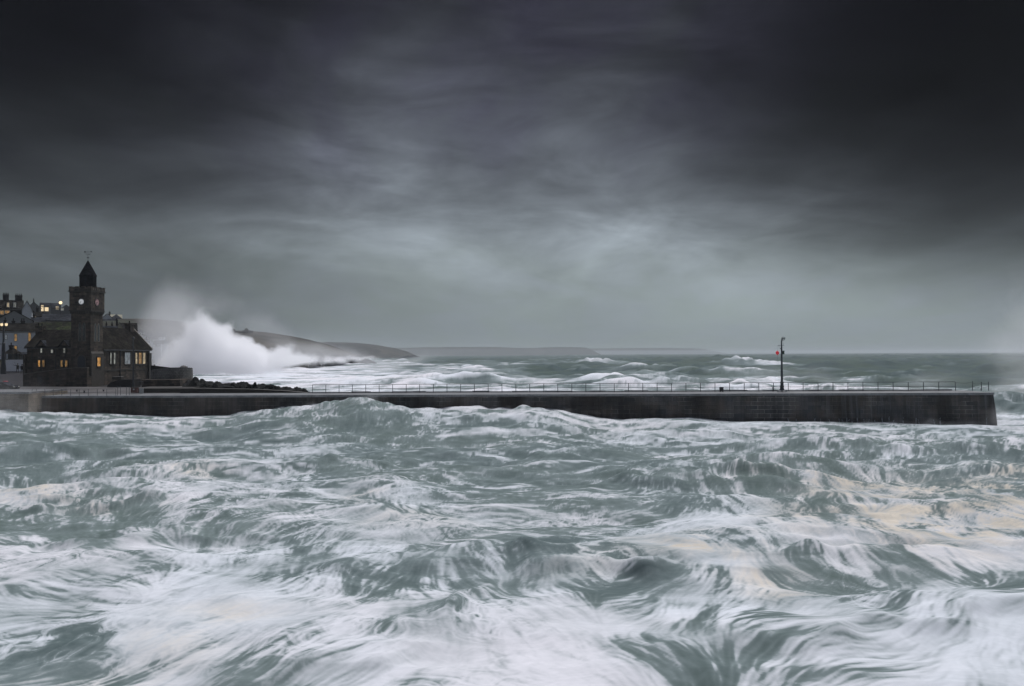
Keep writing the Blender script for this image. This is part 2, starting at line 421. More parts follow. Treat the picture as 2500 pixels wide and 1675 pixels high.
def nz(T, x, y, wl, ox=0., oy=0.):
    """noise of wavelength wl metres"""
    s = 8.0 / wl; return samp(T, x * s + ox, y * s + oy)
def sst(a, b, x):
    t = np.clip((x - a) / (b - a), 0, 1); return t * t * (3 - 2 * t)

# ------------------------------------------------------------------ the pier line (needed by the sea too)
PL = P(75, 967, 106.0); PR = P(2425, 958.5, 97.0)     # front top edge, left and right
def pier_y(x): return PL.y + (PR.y - PL.y) * (x - PL.x) / (PR.x - PL.x)
def pier_z(x): return PL.z + (PR.z - PL.z) * (x - PL.x) / (PR.x - PL.x)

# ------------------------------------------------------------------ sea
def hpix(u): return 864.5 - (u - 1250) * math.tan(ROLL)
def build_sea():
    tdense = np.linspace(-.70, .70, 1280)
    side = np.concatenate([np.linspace(.71, 1.0, 50), np.geomspace(1.03, 3.5, 30)])
    tx = np.concatenate([-side[::-1], tdense, side])
    rows = [12.0]
    while rows[-1] < 17000:
        D = rows[-1]; d1 = D * D / CAMZ / 1150.0; d2 = D * 0.0085
        if D > 1500: d2 = D * .03
        rows.append(D + min(d1, d2))
    D = np.array(rows)
    y = np.repeat(D[:, None], len(tx), 1); x = D[:, None] * tx[None, :]
    nr, nc = y.shape
    y = y.astype(np.float64)
    # photo-like coordinates of the still surface, only used to look up where the photo has foam
    u = 1250 + FPX * x / y; v = 864.5 - (u - 1250) * math.tan(ROLL) + FPX * CAMZ / y
    vb = v - (864.5 - (u - 1250) * math.tan(ROLL))     # pixels below horizon
    inside = sst(112, 104, y)                          # 1 on the harbour side of the pier
    inside = np.where(x > 66, inside * .5 + .5 * sst(130, 90, y), inside)

    # ---- heights
    h = np.zeros_like(y)
    # harbour chop
    a = nz(BAND, x * .55, y, 11, 10, 3) ; b = nz(BAND, x * .6 + y * .25, y, 5.2, 77, 31); c = nz(BAND, x * .6 - y * .2, y, 2.3, 7, 331)
    near = sst(20, 60, y)
    chop = (.34 * a + .16 * b + .045 * c)
    chop += .10 * (1 - np.abs(nz(BAND, x * .5, y, 4.0, 400, 90)))
    h += inside * chop * (.34 + .36 * near)
    # crests read off the photo: (X1,Y1,X2,Y2,height m, front width m, back width m)
    def crest(X1, Y1, X2, Y2, H, wf, wb, ext=1.0):
        nonlocal h
        def g(X, Y):
            D_ = CAMZ * FPX / max(6, (Y + H * 10 - hpix(X))); return (X - 1250) / FPX * D_, D_
        x1, y1 = g(X1, Y1); x2, y2 = g(X2, Y2); L = math.hypot(x2 - x1, y2 - y1); ux, uy = (x2 - x1) / L, (y2 - y1) / L
        s = (x - x1) * ux + (y - y1) * uy; d = -(x - x1) * uy + (y - y1) * ux
        wobx = nz(BAND, x, y, max(3.0, L * .35), X1, Y1) * L * .035
        d = d + wobx
        e_ = sst(-L * .25, L * .18, s) * sst(L * 1.25, L * .82, s)
        pr = np.where(d < 0, np.exp(-(d / wf) ** 2), np.exp(-(np.abs(d) / wb)))
        h = h + H * e_ * pr * (.8 + .2 * nz(BAND, x, y, 3.0, Y1, X1))
    crest(1480, 1165, 1930, 1180, .80, 3.2, 5)
    crest(1980, 1082, 2480, 1100, .75, 2.6, 4)
    crest(0, 1228, 700, 1222, .65, 1.8, 4)
    crest(1300, 1060, 1800, 1075, .5, 2, 5)
    crest(700, 1135, 1400, 1110, .55, 2, 5)
    crest(0, 1105, 420, 1098, .5, 2, 5)
    crest(800, 1385, 1180, 1365, .45, .9, 2)
    crest(1150, 1340, 1700, 1400, .55, 1.1, 3)
    crest(1900, 1350, 2480, 1330, .6, 1.4, 4)
    crest(1080, 1500, 1200, 1400, .4, .6, 1.2)
    crest(1500, 1640, 2450, 1480, .35, 1.0, 2.5)
    crest(100, 1330, 640, 1300, .45, 1.1, 3)
    crest(560, 1660, 1000, 1590, .3, .6, 1.5)
    # swell piled against the pier: waterline read off the photo
    prof = [(-400, 1006), (0, 1008), (100, 1021), (200, 1025), (400, 1029), (560, 1027), (630, 1014), (700, 1004), (760, 998), (820, 989), (855, 983), (885, 980), (915, 985), (955, 997), (1010, 1006),
            (1060, 1009), (1120, 1004), (1170, 1001), (1230, 1006), (1290, 1001), (1350, 1009), (1400, 1018), (1460, 1027), (1520, 1033), (1600, 1028), (1680, 1027), (1800, 1034), (2000, 1037), (2200, 1038),
            (2420, 1042), (2500, 1040), (2900, 1030)]
    pu = np.array([q[0] for q in prof], float); pv = np.array([q[1] for q in prof], float)
    yr = 95.0; hr = CAMZ - (np.interp(u, pu, pv) - (864.5 - (u - 1250) * math.tan(ROLL))) / FPX * yr
    yp = pier_y(x) - 2.5
    dd = y - yp
    pile = np.where(dd < 0, np.exp(-(dd / (6.5 + 5 * sst(.7, 2.2, hr))) ** 2), 1.0) * sst(9, 4, dd)
    h = h * (1 - .62 * pile) + (hr + .12 * nz(BAND, x, y, 3.4, 41, 14) * sst(.6, 2.5, hr)) * pile
    # open sea: long swell from the right-hand horizon, sharpened crests
    s1 = nz(BAND, x * .35 + 40, y - x * .06, 62, 3, 9); s2 = nz(BAND, x * .45 + y * .1, y, 27, 200, 19); s3 = nz(BAND, x * .55, y, 11, 600, 29)
    swell = 1.0 * s1 + .55 * s2 + .34 * s3 + .14 * nz(BAND, x * .6, y, 6, 60, 229) * sst(700, 300, y)
    swell = swell + .22 * np.maximum(swell, 0) ** 2
    out = 1 - inside
    shore = sst(-.25, .10, x / y) * .6 + .4
    h += out * swell * (.40 + .60 * sst(115, 230, y)) * shore * .85
    def mound(X, Y, D_, H, sx, sy):
        nonlocal h
        cx = (X - 1250) / FPX * D_
        h = h + H * np.exp(-((x - cx) / sx) ** 2 - np.where(y < D_, ((y - D_) / sy) ** 2, np.abs((y - D_) / (sy * 2.0)) ** 2)) * (.85 + .15 * nz(BAND, x, y, 9, X, Y))
    mound(1600, 0, 215, 3.4, 17, 7); mound(1830, 0, 205, 3.2, 13, 7); mound(1455, 0, 700, 5.5, 24, 20); mound(1850, 0, 560, 4.6, 26, 15)
    mound(1790, 0, 570, 3.5, 14, 14); mound(1260, 0, 330, 2.6, 22, 9); mound(2000, 0, 175, 2.2, 16, 6); mound(2300, 0, 240, 2.0, 22, 8)
    mound(2520, 0, 122, 3.6, 10.5, 6); mound(1330, 0, 420, 2.2, 25, 9); mound(1000, 0, 230, 1.6, 30, 8)
    h = np.where(y > 2500, h * np.clip(1 - (y - 2500) / 9000, .0, 1) , h)

    # ---- where the foam is
    cps = [ # X, Y, coverage
        (0, 1030, .55), (200, 1040, .50), (420, 1040, .55), (60, 1085, .28), (250, 1120, .16), (60, 1150, .12), (420, 1085, .28), (600, 1060, .32), (760, 1030, .42), (885, 1000, .55), (900, 1050, .28),
        (960, 1080, .22), (1100, 1030, .70), (1250, 1025, .66), (1400, 1045, .62), (1150, 1080, .42), (1350, 1100, .35), (1550, 1060, .62), (1500, 1120, .30), (1650, 1100, .42), (1800, 1060, .62), (1900, 1085, .5),
        (2100, 1060, .68), (2350, 1060, .66), (2480, 1020, .72), (1950, 1110, .40), (2200, 1120, .42), (2450, 1130, .32), (2300, 1160, .40), (120, 1200, .72), (30, 1225, .85), (330, 1170, .60), (560, 1150, .58),
        (440, 1210, .75), (700, 1190, .68), (620, 1240, .62), (850, 1160, .32), (1000, 1160, .28), (900, 1210, .72), (1050, 1230, .60), (80, 1280, .20), (300, 1275, .28), (200, 1310, .18), (450, 1310, .30), (560, 1285, .30), (700, 1290, .35),
        (620, 1250, .50), (880, 1270, .62), (1000, 1290, .70), (1150, 1270, .55), (1300, 1200, .28), (1200, 1150, .34), (1450, 1200, .30), (1350, 1290, .34), (1480, 1260, .30), (100, 1350, .78), (350, 1370, .85), (550, 1340, .75), (330, 1390, .6),
        (680, 1340, .80), (790, 1370, .30), (640, 1385, .55), (860, 1400, .30), (700, 1420, .72), (970, 1360, .62), (1100, 1330, .50), (1130, 1375, .30), (1000, 1410, .40), (880, 1350, .7), (1250, 1360, .40), (1240, 1420, .30),
        (60, 1420, .70), (160, 1500, .45), (330, 1470, .85), (500, 1450, .92), (620, 1500, .95), (850, 1480, .85), (950, 1440, .8), (1110, 1440, .30), (1130, 1490, .34), (1080, 1540, .55), (1050, 1450, .60), (100, 1570, .45), (230, 1590, .40), (330, 1560, .9), (450, 1600, .80),
        (600, 1560, .90), (800, 1570, .95), (620, 1665, .25), (780, 1640, .35), (900, 1620, .85), (1000, 1600, .97), (1200, 1530, .95), (1320, 1450, .82), (1350, 1560, .95), (1300, 1650, .9), (1500, 1650, .85),
        (1420, 1420, .26), (1520, 1445, .20), (1650, 1400, .25), (1600, 1460, .55), (1500, 1520, .85), (1650, 1500, .48), (1750, 1470, .62), (1700, 1560, .32), (1620, 1600, .60), (1780, 1620, .28), (1900, 1640, .38), (1900, 1540, .45),
        (2000, 1480, .70), (2100, 1540, .66), (2200, 1500, .74), (2050, 1630, .50), (2300, 1620, .78), (2450, 1560, .80), (2420, 1660, .70), (2350, 1450, .72), (2000, 1400, .20), (2080, 1420, .22), (2200, 1385, .25), (2430, 1425, .22),
        (1900, 1380, .42), (1800, 1400, .72), (1750, 1350, .72), (1600, 1330, .62), (1680, 1370, .70), (1450, 1340, .45), (1530, 1290, .35), (1600, 1240, .32), (1650, 1280, .80), (1800, 1270, .82), (1850, 1300, .65), (1780, 1220, .36), (1850, 1190, .34), (1750, 1180, .50),
        (1960, 1260, .28), (2020, 1245, .32), (1920, 1210, .45), (2000, 1190, .70), (2150, 1190, .66), (2300, 1200, .58), (2450, 1240, .70), (2200, 1250, .70), (2350, 1280, .74), (2080, 1300, .72), (2250, 1310, .50), (1950, 1320, .68),
        (2100, 1350, .70), (2300, 1370, .75), (2450, 1350, .75), (2150, 1340, .5), (1700, 1150, .48), (1620, 1180, .38), (1800, 1130, .55),
        # beyond the pier
        (430, 935, .9), (500, 915, 1.0), (700, 905, 1.0), (650, 880, 1.0), (850, 905, .95), (850, 940, 1.0), (1000, 925, .92), (950, 890, .62), (1060, 905, .75), (1000, 877, .22), (1100, 880, .12), (1250, 875, .12), (1150, 910, .80),
        (1200, 925, .55), (1250, 905, .55), (1330, 905, .15), (1300, 940, .78), (1450, 935, .50), (1430, 905, .15), (1500, 880, .22), (1400, 880, .25), (1530, 915, .55), (1560, 935, .80), (1620, 930, .62), (1700, 945, .6), (1700, 905, .12),
        (1600, 895, .10), (1680, 880, .08), (1830, 930, .78), (1790, 945, .85), (1850, 900, .10), (1900, 950, .85), (2050, 945, .75), (2000, 925, .30), (2100, 905, .12), (2000, 880, .16), (2200, 925, .30), (2250, 950, .55), (2350, 930, .12),
        (2300, 890, .18), (2450, 910, .06), (2450, 880, .06), (2400, 970, .6), (2480, 985, .85), (2300, 960, .7)]
    C = np.array(cps, float)
    # evaluate on a coarse lattice in (u, log vb), then interpolate
    gu = np.linspace(-200, 2700, 240); gl = np.linspace(math.log(2), math.log(1200), 220)
    GU, GL = np.meshgrid(gu, gl); GV = np.exp(GL)
    num = np.zeros_like(GU); dn = np.zeros_like(GU) + 1e-4; num += 1e-4 * .35
    for X, Y, k in C:
        vb0 = Y - (864.5 - (X - 1250) * math.tan(ROLL)); su = 42 + .055 * vb0; sv = 6 + .045 * vb0
        g = np.exp(-((GU - X) / su) ** 2 - ((GV - vb0) / sv) ** 2) + .02 * np.exp(-((GU - X) / (su * 3.5)) ** 2 - ((GV - vb0) / (sv * 3.5)) ** 2)
        num += g * k; dn += g
    COV = num / dn
    # flow direction control: image-space segments -> world direction (radians, mod pi)
    fl = [(300, 1080, 1, 0), (900, 1060, 30, -8), (1400, 1080, 30, 3), (2000, 1060, 30, 1), (885, 1000, 30, -14), (1000, 1010, 30, 9), (700, 1010, 30, -10), (100, 1230, 0, 30), (30, 1200, 4, 30), (200, 1300, 12, 30), (450, 1290, 20, 22),
          (560, 1260, 26, -5), (330, 1170, 30, -12), (800, 1180, 30, 4), (1000, 1220, 30, 18), (880, 1280, 30, -4), (1020, 1300, 30, 12), (1200, 1270, 30, -2), (1400, 1250, 30, 0), (1700, 1170, 12, 30), (1850, 1180, 24, 30), (1780, 1240, 6, 30), (1640, 1270, 30, -10), (1750, 1300, 30, 4),
          (2000, 1200, 30, 14), (2150, 1240, 30, 16), (2300, 1230, 26, 24), (2430, 1270, 26, 26), (2050, 1330, 30, 22), (2250, 1340, 30, 14), (1900, 1350, 26, 24), (2000, 1420, 30, 5), (2300, 1420, 30, 12), (2200, 1110, 16, 30), (2050, 1110, 16, 26), (2420, 1120, 20, 26),
          (650, 1360, 26, -20), (800, 1380, 28, 16), (930, 1390, 30, -8), (700, 1450, 30, -8), (500, 1430, 30, -14), (300, 1400, 30, 8), (150, 1450, 30, 4), (130, 1550, 30, -6), (400, 1560, 30, -10), (650, 1500, 30, -18), (800, 1530, 30, -20), (700, 1620, 30, -16), (900, 1600, 28, -20), (1050, 1600, 30, -22),
          (1020, 1430, 24, -22), (1130, 1430, 26, 16), (1160, 1490, 4, 30), (1110, 1560, 18, -26), (1200, 1450, 20, 26), (1250, 1520, 28, 20), (1350, 1600, 28, 20), (1250, 1400, 30, 10), (1400, 1430, 30, 12), (1550, 1450, 30, -5), (1650, 1420, 30, -12),
          (1700, 1490, 28, -20), (1600, 1540, 30, -12), (1750, 1560, 30, 8), (1650, 1620, 26, 24), (1850, 1520, 28, -16), (1950, 1590, 26, -20), (2100, 1530, 26, -22), (2200, 1600, 24, -26), (2350, 1550, 28, -20), (2400, 1640, 22, -26), (2450, 1480, 30, -10), (2150, 1470, 30, -14), (1500, 1600, 28, 18), (1400, 1330, 30, 6)]
    acc = np.zeros_like(GU, dtype=complex) + .10
    for X, Y, ddx, ddy in fl:
        vb0 = Y - (864.5 - (X - 1250) * math.tan(ROLL))
        def g(X_, vb_): D_ = CAMZ * FPX / vb_; return (X_ - 1250) / FPX * D_, D_
        xa, ya = g(X - ddx * .5, vb0 - ddy * .5); xb, yb = g(X + ddx * .5, vb0 + ddy * .5)
        th = math.atan2(yb - ya, xb - xa)
        su = 90 + .13 * vb0; sv = 10 + .10 * vb0
        acc += np.exp(-((GU - X) / su) ** 2 - ((GV - vb0) / sv) ** 2) * np.exp(2j * th)
    FA = np.angle(acc) ; FC = np.cos(FA); FS = np.sin(FA)
    fu = np.clip((u - gu[0]) / (gu[1] - gu[0]), 0, len(gu) - 1.001); fv = np.clip((np.log(np.maximum(vb, 1.0)) - gl[0]) / (gl[1] - gl[0]), 0, len(gl) - 1.001)
    def lat(T):
        i = fu.astype(np.int32); j = fv.astype(np.int32); a_ = fu - i; b_ = fv - j
        return (T[j, i] * (1 - a_) + T[j, i + 1] * a_) * (1 - b_) + (T[j + 1, i] * (1 - a_) + T[j + 1, i + 1] * a_) * b_
    # domain warp so that the painted areas get natural outlines
    cov = lat(COV)
    lift_ = sst(300, 470, vb) * sst(900, 1300, u)
    cov = cov + lift_ * (.10 + .25 * np.clip(.5 - cov, 0, .5)) + .05 * sst(150, 300, vb)
    ang = .5 * np.arctan2(lat(FS), lat(FC))
    ang = ang + .30 * nz(BAND, x, y, 9.0, 50, 60)
    ca = np.cos(ang).astype(np.float32); sa = np.sin(ang).astype(np.float32)
    # ---- silky streaks: noise smeared along the flow at several sizes
    foot_y = y * y / CAMZ / 796.; foot_x = y / 796.
    foot = np.sqrt((foot_y * ca) ** 2 + (foot_x * sa) ** 2) * .8 + .3 * foot_x      # seen size of a line across the flow
    # harbour flow on a world lattice, so that streaks follow bending streamlines
    GX0, GY0, GS = -110., 10., .25
    lx, ly = np.meshgrid(np.arange(GX0, 110, GS), np.arange(GY0, 135, GS))
    lu = np.clip((1250 + FPX * lx / ly - gu[0]) / (gu[1] - gu[0]), 0, len(gu) - 1.001); lvv = np.clip((np.log(FPX * CAMZ / ly) - gl[0]) / (gl[1] - gl[0]), 0, len(gl) - 1.001)
    def latg(T, fu_, fv_):
        i = fu_.astype(np.int32); j = fv_.astype(np.int32); a_ = fu_ - i; b_ = fv_ - j
        return (T[j, i] * (1 - a_) + T[j, i + 1] * a_) * (1 - b_) + (T[j + 1, i] * (1 - a_) + T[j + 1, i + 1] * a_) * b_
    la = .5 * np.arctan2(latg(FS, lu, lvv), latg(FC, lu, lvv))
    la = la + .20 * nz(BAND, lx, ly, 12.0, 50, 60) + .15 * nz(BAND, lx, ly, 4.5, 250, 160) + .07 * nz(BAND, lx, ly, 1.9, 150, 60)
    LC = np.cos(2 * la).astype(np.float32); LS = np.sin(2 * la).astype(np.float32)
    nh = int(np.searchsorted(D, 128))
    def flow(px, py):
        fu_ = np.clip((px - GX0) / GS, 0, LC.shape[1] - 1.001); fv_ = np.clip((py - GY0) / GS, 0, LC.shape[0] - 1.001)
        t_ = .5 * np.arctan2(latg(LS, fu_, fv_), latg(LC, fu_, fv_)); return np.cos(t_), np.sin(t_)
    SC = ((.26, .9, .50, BAND), (.50, 1.5, .72, BAND), (1.0, 2.6, .85, BAND), (2.3, 4.6, .85, BAND), (5.5, 9.0, .90, BAND), (22., 34., .8, BAND))
    hx = x[:nh].astype(np.float32); hy = y[:nh].astype(np.float32)
    accs = [nz(T, hx, hy, wl, wl * 911, wl * 377).astype(np.float32) for wl, L, am, T in SC[:5]]; wts = [1.0] * 5
    for sg in (1, -1):
        px = hx.copy(); py = hy.copy(); vx, vy = flow(px, py); vx = vx * sg; vy = vy * sg; s0 = 0.0
        for s1_ in (.12, .24, .38, .54, .74, .98, 1.3, 1.7, 2.3, 3.1, 4.2, 5.6):
            ds = s1_ - s0; px = px + vx * ds; py = py + vy * ds; s0 = s1_
            nx_, ny_ = flow(px, py); fl_ = np.where(nx_ * vx + ny_ * vy < 0, -1.0, 1.0); vx = nx_ * fl_; vy = ny_ * fl_
            for i, (wl, L, am, T) in enumerate(SC[:5]):
                if s1_ < L * .55:
                    k_ = math.exp(-(s1_ / (L * .32)) ** 2) * max(1.0, ds / .14); accs[i] += k_ * nz(T, px, py, wl, wl * 911, wl * 377).astype(np.float32)
    streak = np.zeros_like(y, dtype=np.float32); wsum = np.zeros_like(streak)
    for i, (wl, L, amp, T) in enumerate(SC):
        acc_ = np.zeros_like(streak)
        if i < 5: acc_[:nh] = accs[i] / max(accs[i][:300].std(), 1e-3)
        if wl > .9:
            s_ = np.linspace(-1, 1, 7); kk = np.cos(s_ * 1.35); kk /= kk.sum(); r0_ = nh - 2 if i < 5 else 0; yo = y[r0_:]; xo = x[r0_:]; a2 = np.zeros_like(yo, dtype=np.float32)
            for q, kq in zip(s_, kk): a2 += kq * nz(T, xo + q * L * .5 * .98, yo + q * L * .5 * .1, wl * 1.5, wl * 911, wl * 377).astype(np.float32)
            a2 /= max(a2.std(), 1e-3); acc_[nh if i < 5 else 0:] = a2[(2 if i < 5 else 0):]
        vis = np.clip((wl * 1.25 / foot - .3), 0, 1)
        if wl > 15: vis = vis * sst(60, 150, y)
        streak += acc_ * amp * vis; wsum += (amp * vis) ** 2
    streak /= np.sqrt(wsum + .15)
    # torn lace: ridged turbulence carried by a swirling warp
    wx = x + .9 * nz(BAND, x, y, 4.0, 11, 71) + .35 * nz(BAND, x, y, 1.5, 31, 5); wy = y + .9 * nz(BAND, x, y, 4.0, 311, 171) + .35 * nz(BAND, x, y, 1.5, 131, 55)
    rx_ = wx * ca + wy * sa; ry_ = -wx * sa + wy * ca
    lac = np.zeros_like(streak); lw = np.zeros_like(streak)
    for wl, am, o_ in ((.35, .5, 3), (.7, .7, 33), (1.5, .9, 63), (3.2, .9, 93), (7., .8, 123)):
        vis = np.clip(wl * 1.25 / foot - .3, 0, 1); q = 1 - np.abs(nz(BAND, wx * .62, wy, wl * 1.6, o_, o_ * 3)) * 1.6
        lac += vis * am * q; lw += (am * vis) ** 2
    lac /= np.sqrt(lw + .15)
    # the right-hand foreground is drawn out longest; elsewhere the foam is more broken
    lk = np.clip(.50 - .34 * sst(1150, 1700, u) * sst(480, 640, vb) + .16 * nz(BAND, x, y, 9, 3, 4), .15, .8)
    streak = (streak * (1 - lk) + lac * lk * .95) / np.sqrt((1 - lk) ** 2 + lk ** 2)
    # crests carry foam; shading on fronts turned to us is painted in as thinner foam
    gy = np.gradient(h, axis=0) / np.gradient(y, axis=0)
    slope = np.clip(gy, -1, 1)                          # >0: rising away from the viewer = a face turned to us
    dark = sst(.06, .5, slope)
    big = np.clip(nz(FRAC, x, y, 30., 99, 12), -2, 2)
    soft = nz(FRAC, x, y, 9., 19, 112) * .6 + nz(BAND, x * .7, y, 2.0, 519, 12) * sst(2.2, .8, foot_y) * .5
    calm = np.clip(.85 + .38 * nz(BAND, x, y, 6.0, 7, 8), .35, 1.35) + .25 * sst(28, 50, y)
    foam_in = .565 - .085 * sst(120, 180, vb) * sst(400, 280, vb) - .02 * sst(450, 600, vb) + (cov - .50) * .90 + (.19 + .05 * sst(450, 600, vb)) * streak * calm * (1 - .35 * np.abs(cov - .5) * 2) + .10 * soft + .04 * big - .04 * dark
    cap = np.clip(swell - .55, 0, 3)
    lace = streak
    ck = .35 * s1 + .62 * s2 + .55 * s3
    crestm = sst(1.25, 2.1, ck + .30 * lace)
    foam_in = .53 + .37 * np.tanh((foam_in - .53) / .38)
    foam_out = (cov - .27 - .09 * sst(.0, .3, x / y)) * 1.18 + .15 * lace * (.35 + cov) + .10 * (s2 + s3) * (.3 + cov) + .30 * crestm * (.6 + .8 * cov) * (.25 + .75 * sst(-.28, .0, x / y)) * sst(4000, 300, y) + .05 * big - .12 * dark
    foam = foam_in * inside + foam_out * out
    # white breaking mounds at sea
    for X, D_, sx, sy, k in ((1600, 213, 14, 6, .38), (1830, 203, 12, 6, .42), (1455, 700, 24, 30, .9), (1850, 562, 30, 22, .9), (1780, 575, 18, 22, .6), (1900, 540, 24, 12, .5), (1560, 235, 16, 9, .35), (2000, 176, 15, 5, .5), (1400, 800, 18, 30, .5)):
        cx = (X - 1250) / FPX * D_
        foam += out * k * np.exp(-((x - cx) / sx) ** 2 - ((y - D_) / sy) ** 2) * (1 + .35 * lace)
    foam = np.clip(foam, 0.0, 1.0)
    # tints
    tan_ = np.zeros_like(GU)
    for X, Y, su, sv, k in ((2150, 1180, 260, 30, .75), (2330, 1290, 230, 75, .75), (2050, 1260, 180, 50, .6), (1700, 1345, 160, 25, .8), (1850, 1400, 120, 22, .5), (60, 1215, 110, 25, .8), (260, 1240, 120, 12, .6), (470, 1150, 80, 12, .55), (1000, 1270, 140, 22, .35), (560, 1490, 120, 30, .4),
                            (420, 1560, 150, 40, .35), (880, 1210, 60, 20, .4), (1420, 1380, 120, 20, .3), (2480, 1220, 120, 60, .9), (200, 1640, 300, 40, .3), (1900, 1440, 90, 15, .4)):
        vb0 = Y - (864.5 - (X - 1250) * math.tan(ROLL)); tan_ += k * np.exp(-((GU - X) / su) ** 2 - ((GV - vb0) / sv) ** 2)
    tan = np.clip(lat(tan_) * .95 * (.80 + .30 * nz(BAND, x * .5, y, 3.5, 1, 2) + .42 * streak) + .04 * big, 0, 1)
    # small relief from the streaks so the surface is never glassy
    h = h + inside * (foam - .5) * .012
    V = np.stack([x, y, h], -1).reshape(-1, 3)
    o = np_mesh('sea', V, grid_faces(nr, nc), [sea_material()])
    for nm, arr in (('foam', foam), ('tan', tan), ('face', dark)):
        at = o.data.attributes.new(nm, 'FLOAT', 'POINT'); at.data.foreach_set('value', arr.astype(np.float32).ravel())
    tag(o, 'storm sea, green grey and streaked with white foam', kind='structure')
    print('sea', nr, nc)
    return o
def sea_material():
    m, t, b = base_mat('sea_water_and_foam')
    def at(nm):
        a = t.new('ShaderNodeAttribute', attribute_name=nm); return a.outputs['Fac']
    foam = at('foam'); tan = at('tan')
    v = coords(t, 'Object')
    wn = t.new('ShaderNodeTexNoise'); t.put(wn.inputs['Vector'], v); wn.inputs['Scale'].default_value = .35
    vv = t.vm('ADD', v, t.vm('SCALE', wn.outputs['Color'], scale=3.0))
    fine = t.noise(t.mapping(vv, scale=(.6, 1.3, 1.0)), 3.0, 5, .65)
    hue = t.noise(vv, .06, 3, .5)
    f = t.m('ADD', foam, t.m('MULTIPLY', t.m('SUBTRACT', fine, .5), .24), clamp=True)
    deep = t.mix(t.maprange(hue, .38, .62), (.044, .072, .072), (.054, .084, .068))
    mid = (.225, .270, .272)
    ramp1 = t.mix(t.maprange(f, 0.0, .55, smooth=False), deep, mid)
    white = t.mix(tan, t.mix(t.maprange(hue, .40, .6), (.73, .76, .805), (.785, .775, .81)), (.71, .635, .53))
    ramp1 = t.mix(t.m('MULTIPLY', tan, t.maprange(f, .15, .6, .1, .6)), ramp1, (.28, .27, .235))
    c = t.mix(t.maprange(f, .42, .98, smooth=False), ramp1, white)
    t.put(b.inputs['Base Color'], c)
    t.put(b.inputs['Roughness'], t.maprange(f, 0, .5, .7, .9))
    t.put(b.inputs['Specular IOR Level'], t.maprange(f, 0.05, .5, .06, .03))
    bn = t.new('ShaderNodeBump'); bn.inputs['Strength'].default_value = .22; bn.inputs['Distance'].default_value = .05
    t.put(bn.inputs['Height'], t.m('ADD', foam, t.m('MULTIPLY', fine, .5))); t.l.new(bn.outputs[0], b.inputs['Normal'])
    return m

# ------------------------------------------------------------------ land
def fbm(x, y, s, o=0.):
    return nz(FRAC, x, y, s, o, o * 2)
PROF = ([90, 104, 125, 140, 150, 160, 172, 185, 210, 240, 300, 350, 420, 520, 700], [3.3, 3.45, 3.7, 4.6, 5.75, 7.8, 10.5, 13.5, 17.5, 20, 23.0, 24.5, 21.5, 12, -2])
def land_z(x, y):
    z = np.interp(y, *PROF)
    lim = np.interp(y, [100, 140, 160, 200, 300, 420, 600], [-.415, -.428, -.435, -.45, -.44, -.41, -.39])   # coastline as x/y
    k = sst(0, .05, lim - np.asarray(x) / np.asarray(y))
    left = sst(150, 130, y)
    z = z - left * 0
    return z * k - 1.5 * (1 - k)
def build_land():
    yy = np.concatenate([np.arange(111.0, 200, 1.5), np.arange(200, 700, 6.0)]); rr = np.linspace(-1.1, -.34, 220)
    y = np.repeat(yy[:, None], len(rr), 1); x = y * rr[None, :]
    z = land_z(x, y) + .5 * fbm(x, y, 40., 3) * sst(150, 190, y) + .05 * fbm(x, y, 6., 9)
    V = np.stack([x, y, z], -1).reshape(-1, 3)
    m, t, b = base_mat('hill_grass_and_road'); v = coords(t); X, Y, Z = t.sep(v)
    n = t.noise(v, .05, 5, .6); n2 = t.noise(v, .6, 5, .6)
    g = t.mix(t.maprange(n, .4, .6), (.022, .026, .014), (.032, .030, .020))
    g = t.vm('SCALE', g, scale=t.maprange(n2, .3, .7, .6, 1.4))
    road = t.vm('SCALE', (.030, .028, .028), scale=t.maprange(n2, .3, .7, .75, 1.3))
    c = t.mix(t.maprange(Z, 5.8, 7.4), road, g)
    t.put(b.inputs['Base Color'], c); t.put(b.inputs['Roughness'], t.maprange(Z, 5.8, 7.4, .4, .9)); b.inputs['Specular IOR Level'].default_value = .15
    o = np_mesh('ground', V, grid_faces(*y.shape), [m]); tag(o, 'wet quayside road rising to the village hill', kind='structure')

def heath_material():
    m, t, b = base_mat('heath_and_cliff'); v = coords(t); X, Y, Z = t.sep(v)
    n = t.noise(v, .012, 5, .6); n2 = t.noise(t.mapping(v, scale=(1, 1, 2.5)), .06, 6, .65)
    g = t.mix(t.maprange(n, .4, .6), (.032, .031, .023), (.050, .043, .034))
    nrm = t.new('ShaderNodeNewGeometry').outputs['Normal']; nzz = t.sep(nrm)[2]
    cliff = t.mix(t.maprange(n2, .35, .65), (.040, .036, .034), (.085, .075, .068))
    c = t.mix(t.maprange(nzz, .72, .9), cliff, g)
    fld = t.new('ShaderNodeTexVoronoi', feature='F1'); t.put(fld.inputs['Vector'], t.mapping(v, scale=(1, .6, 2))); fld.inputs['Scale'].default_value = .016
    c = t.vm('SCALE', c, scale=t.maprange(t.sep(fld.outputs['Color'])[0], 0, 1, .75, 1.25))
    c = t.vm('SCALE', c, scale=t.maprange(n2, .36, .64, .5, 1.5))
    t.put(b.inputs['Base Color'], c); b.inputs['Roughness'].default_value = .95; b.inputs['Specular IOR Level'].default_value = .1
    return m
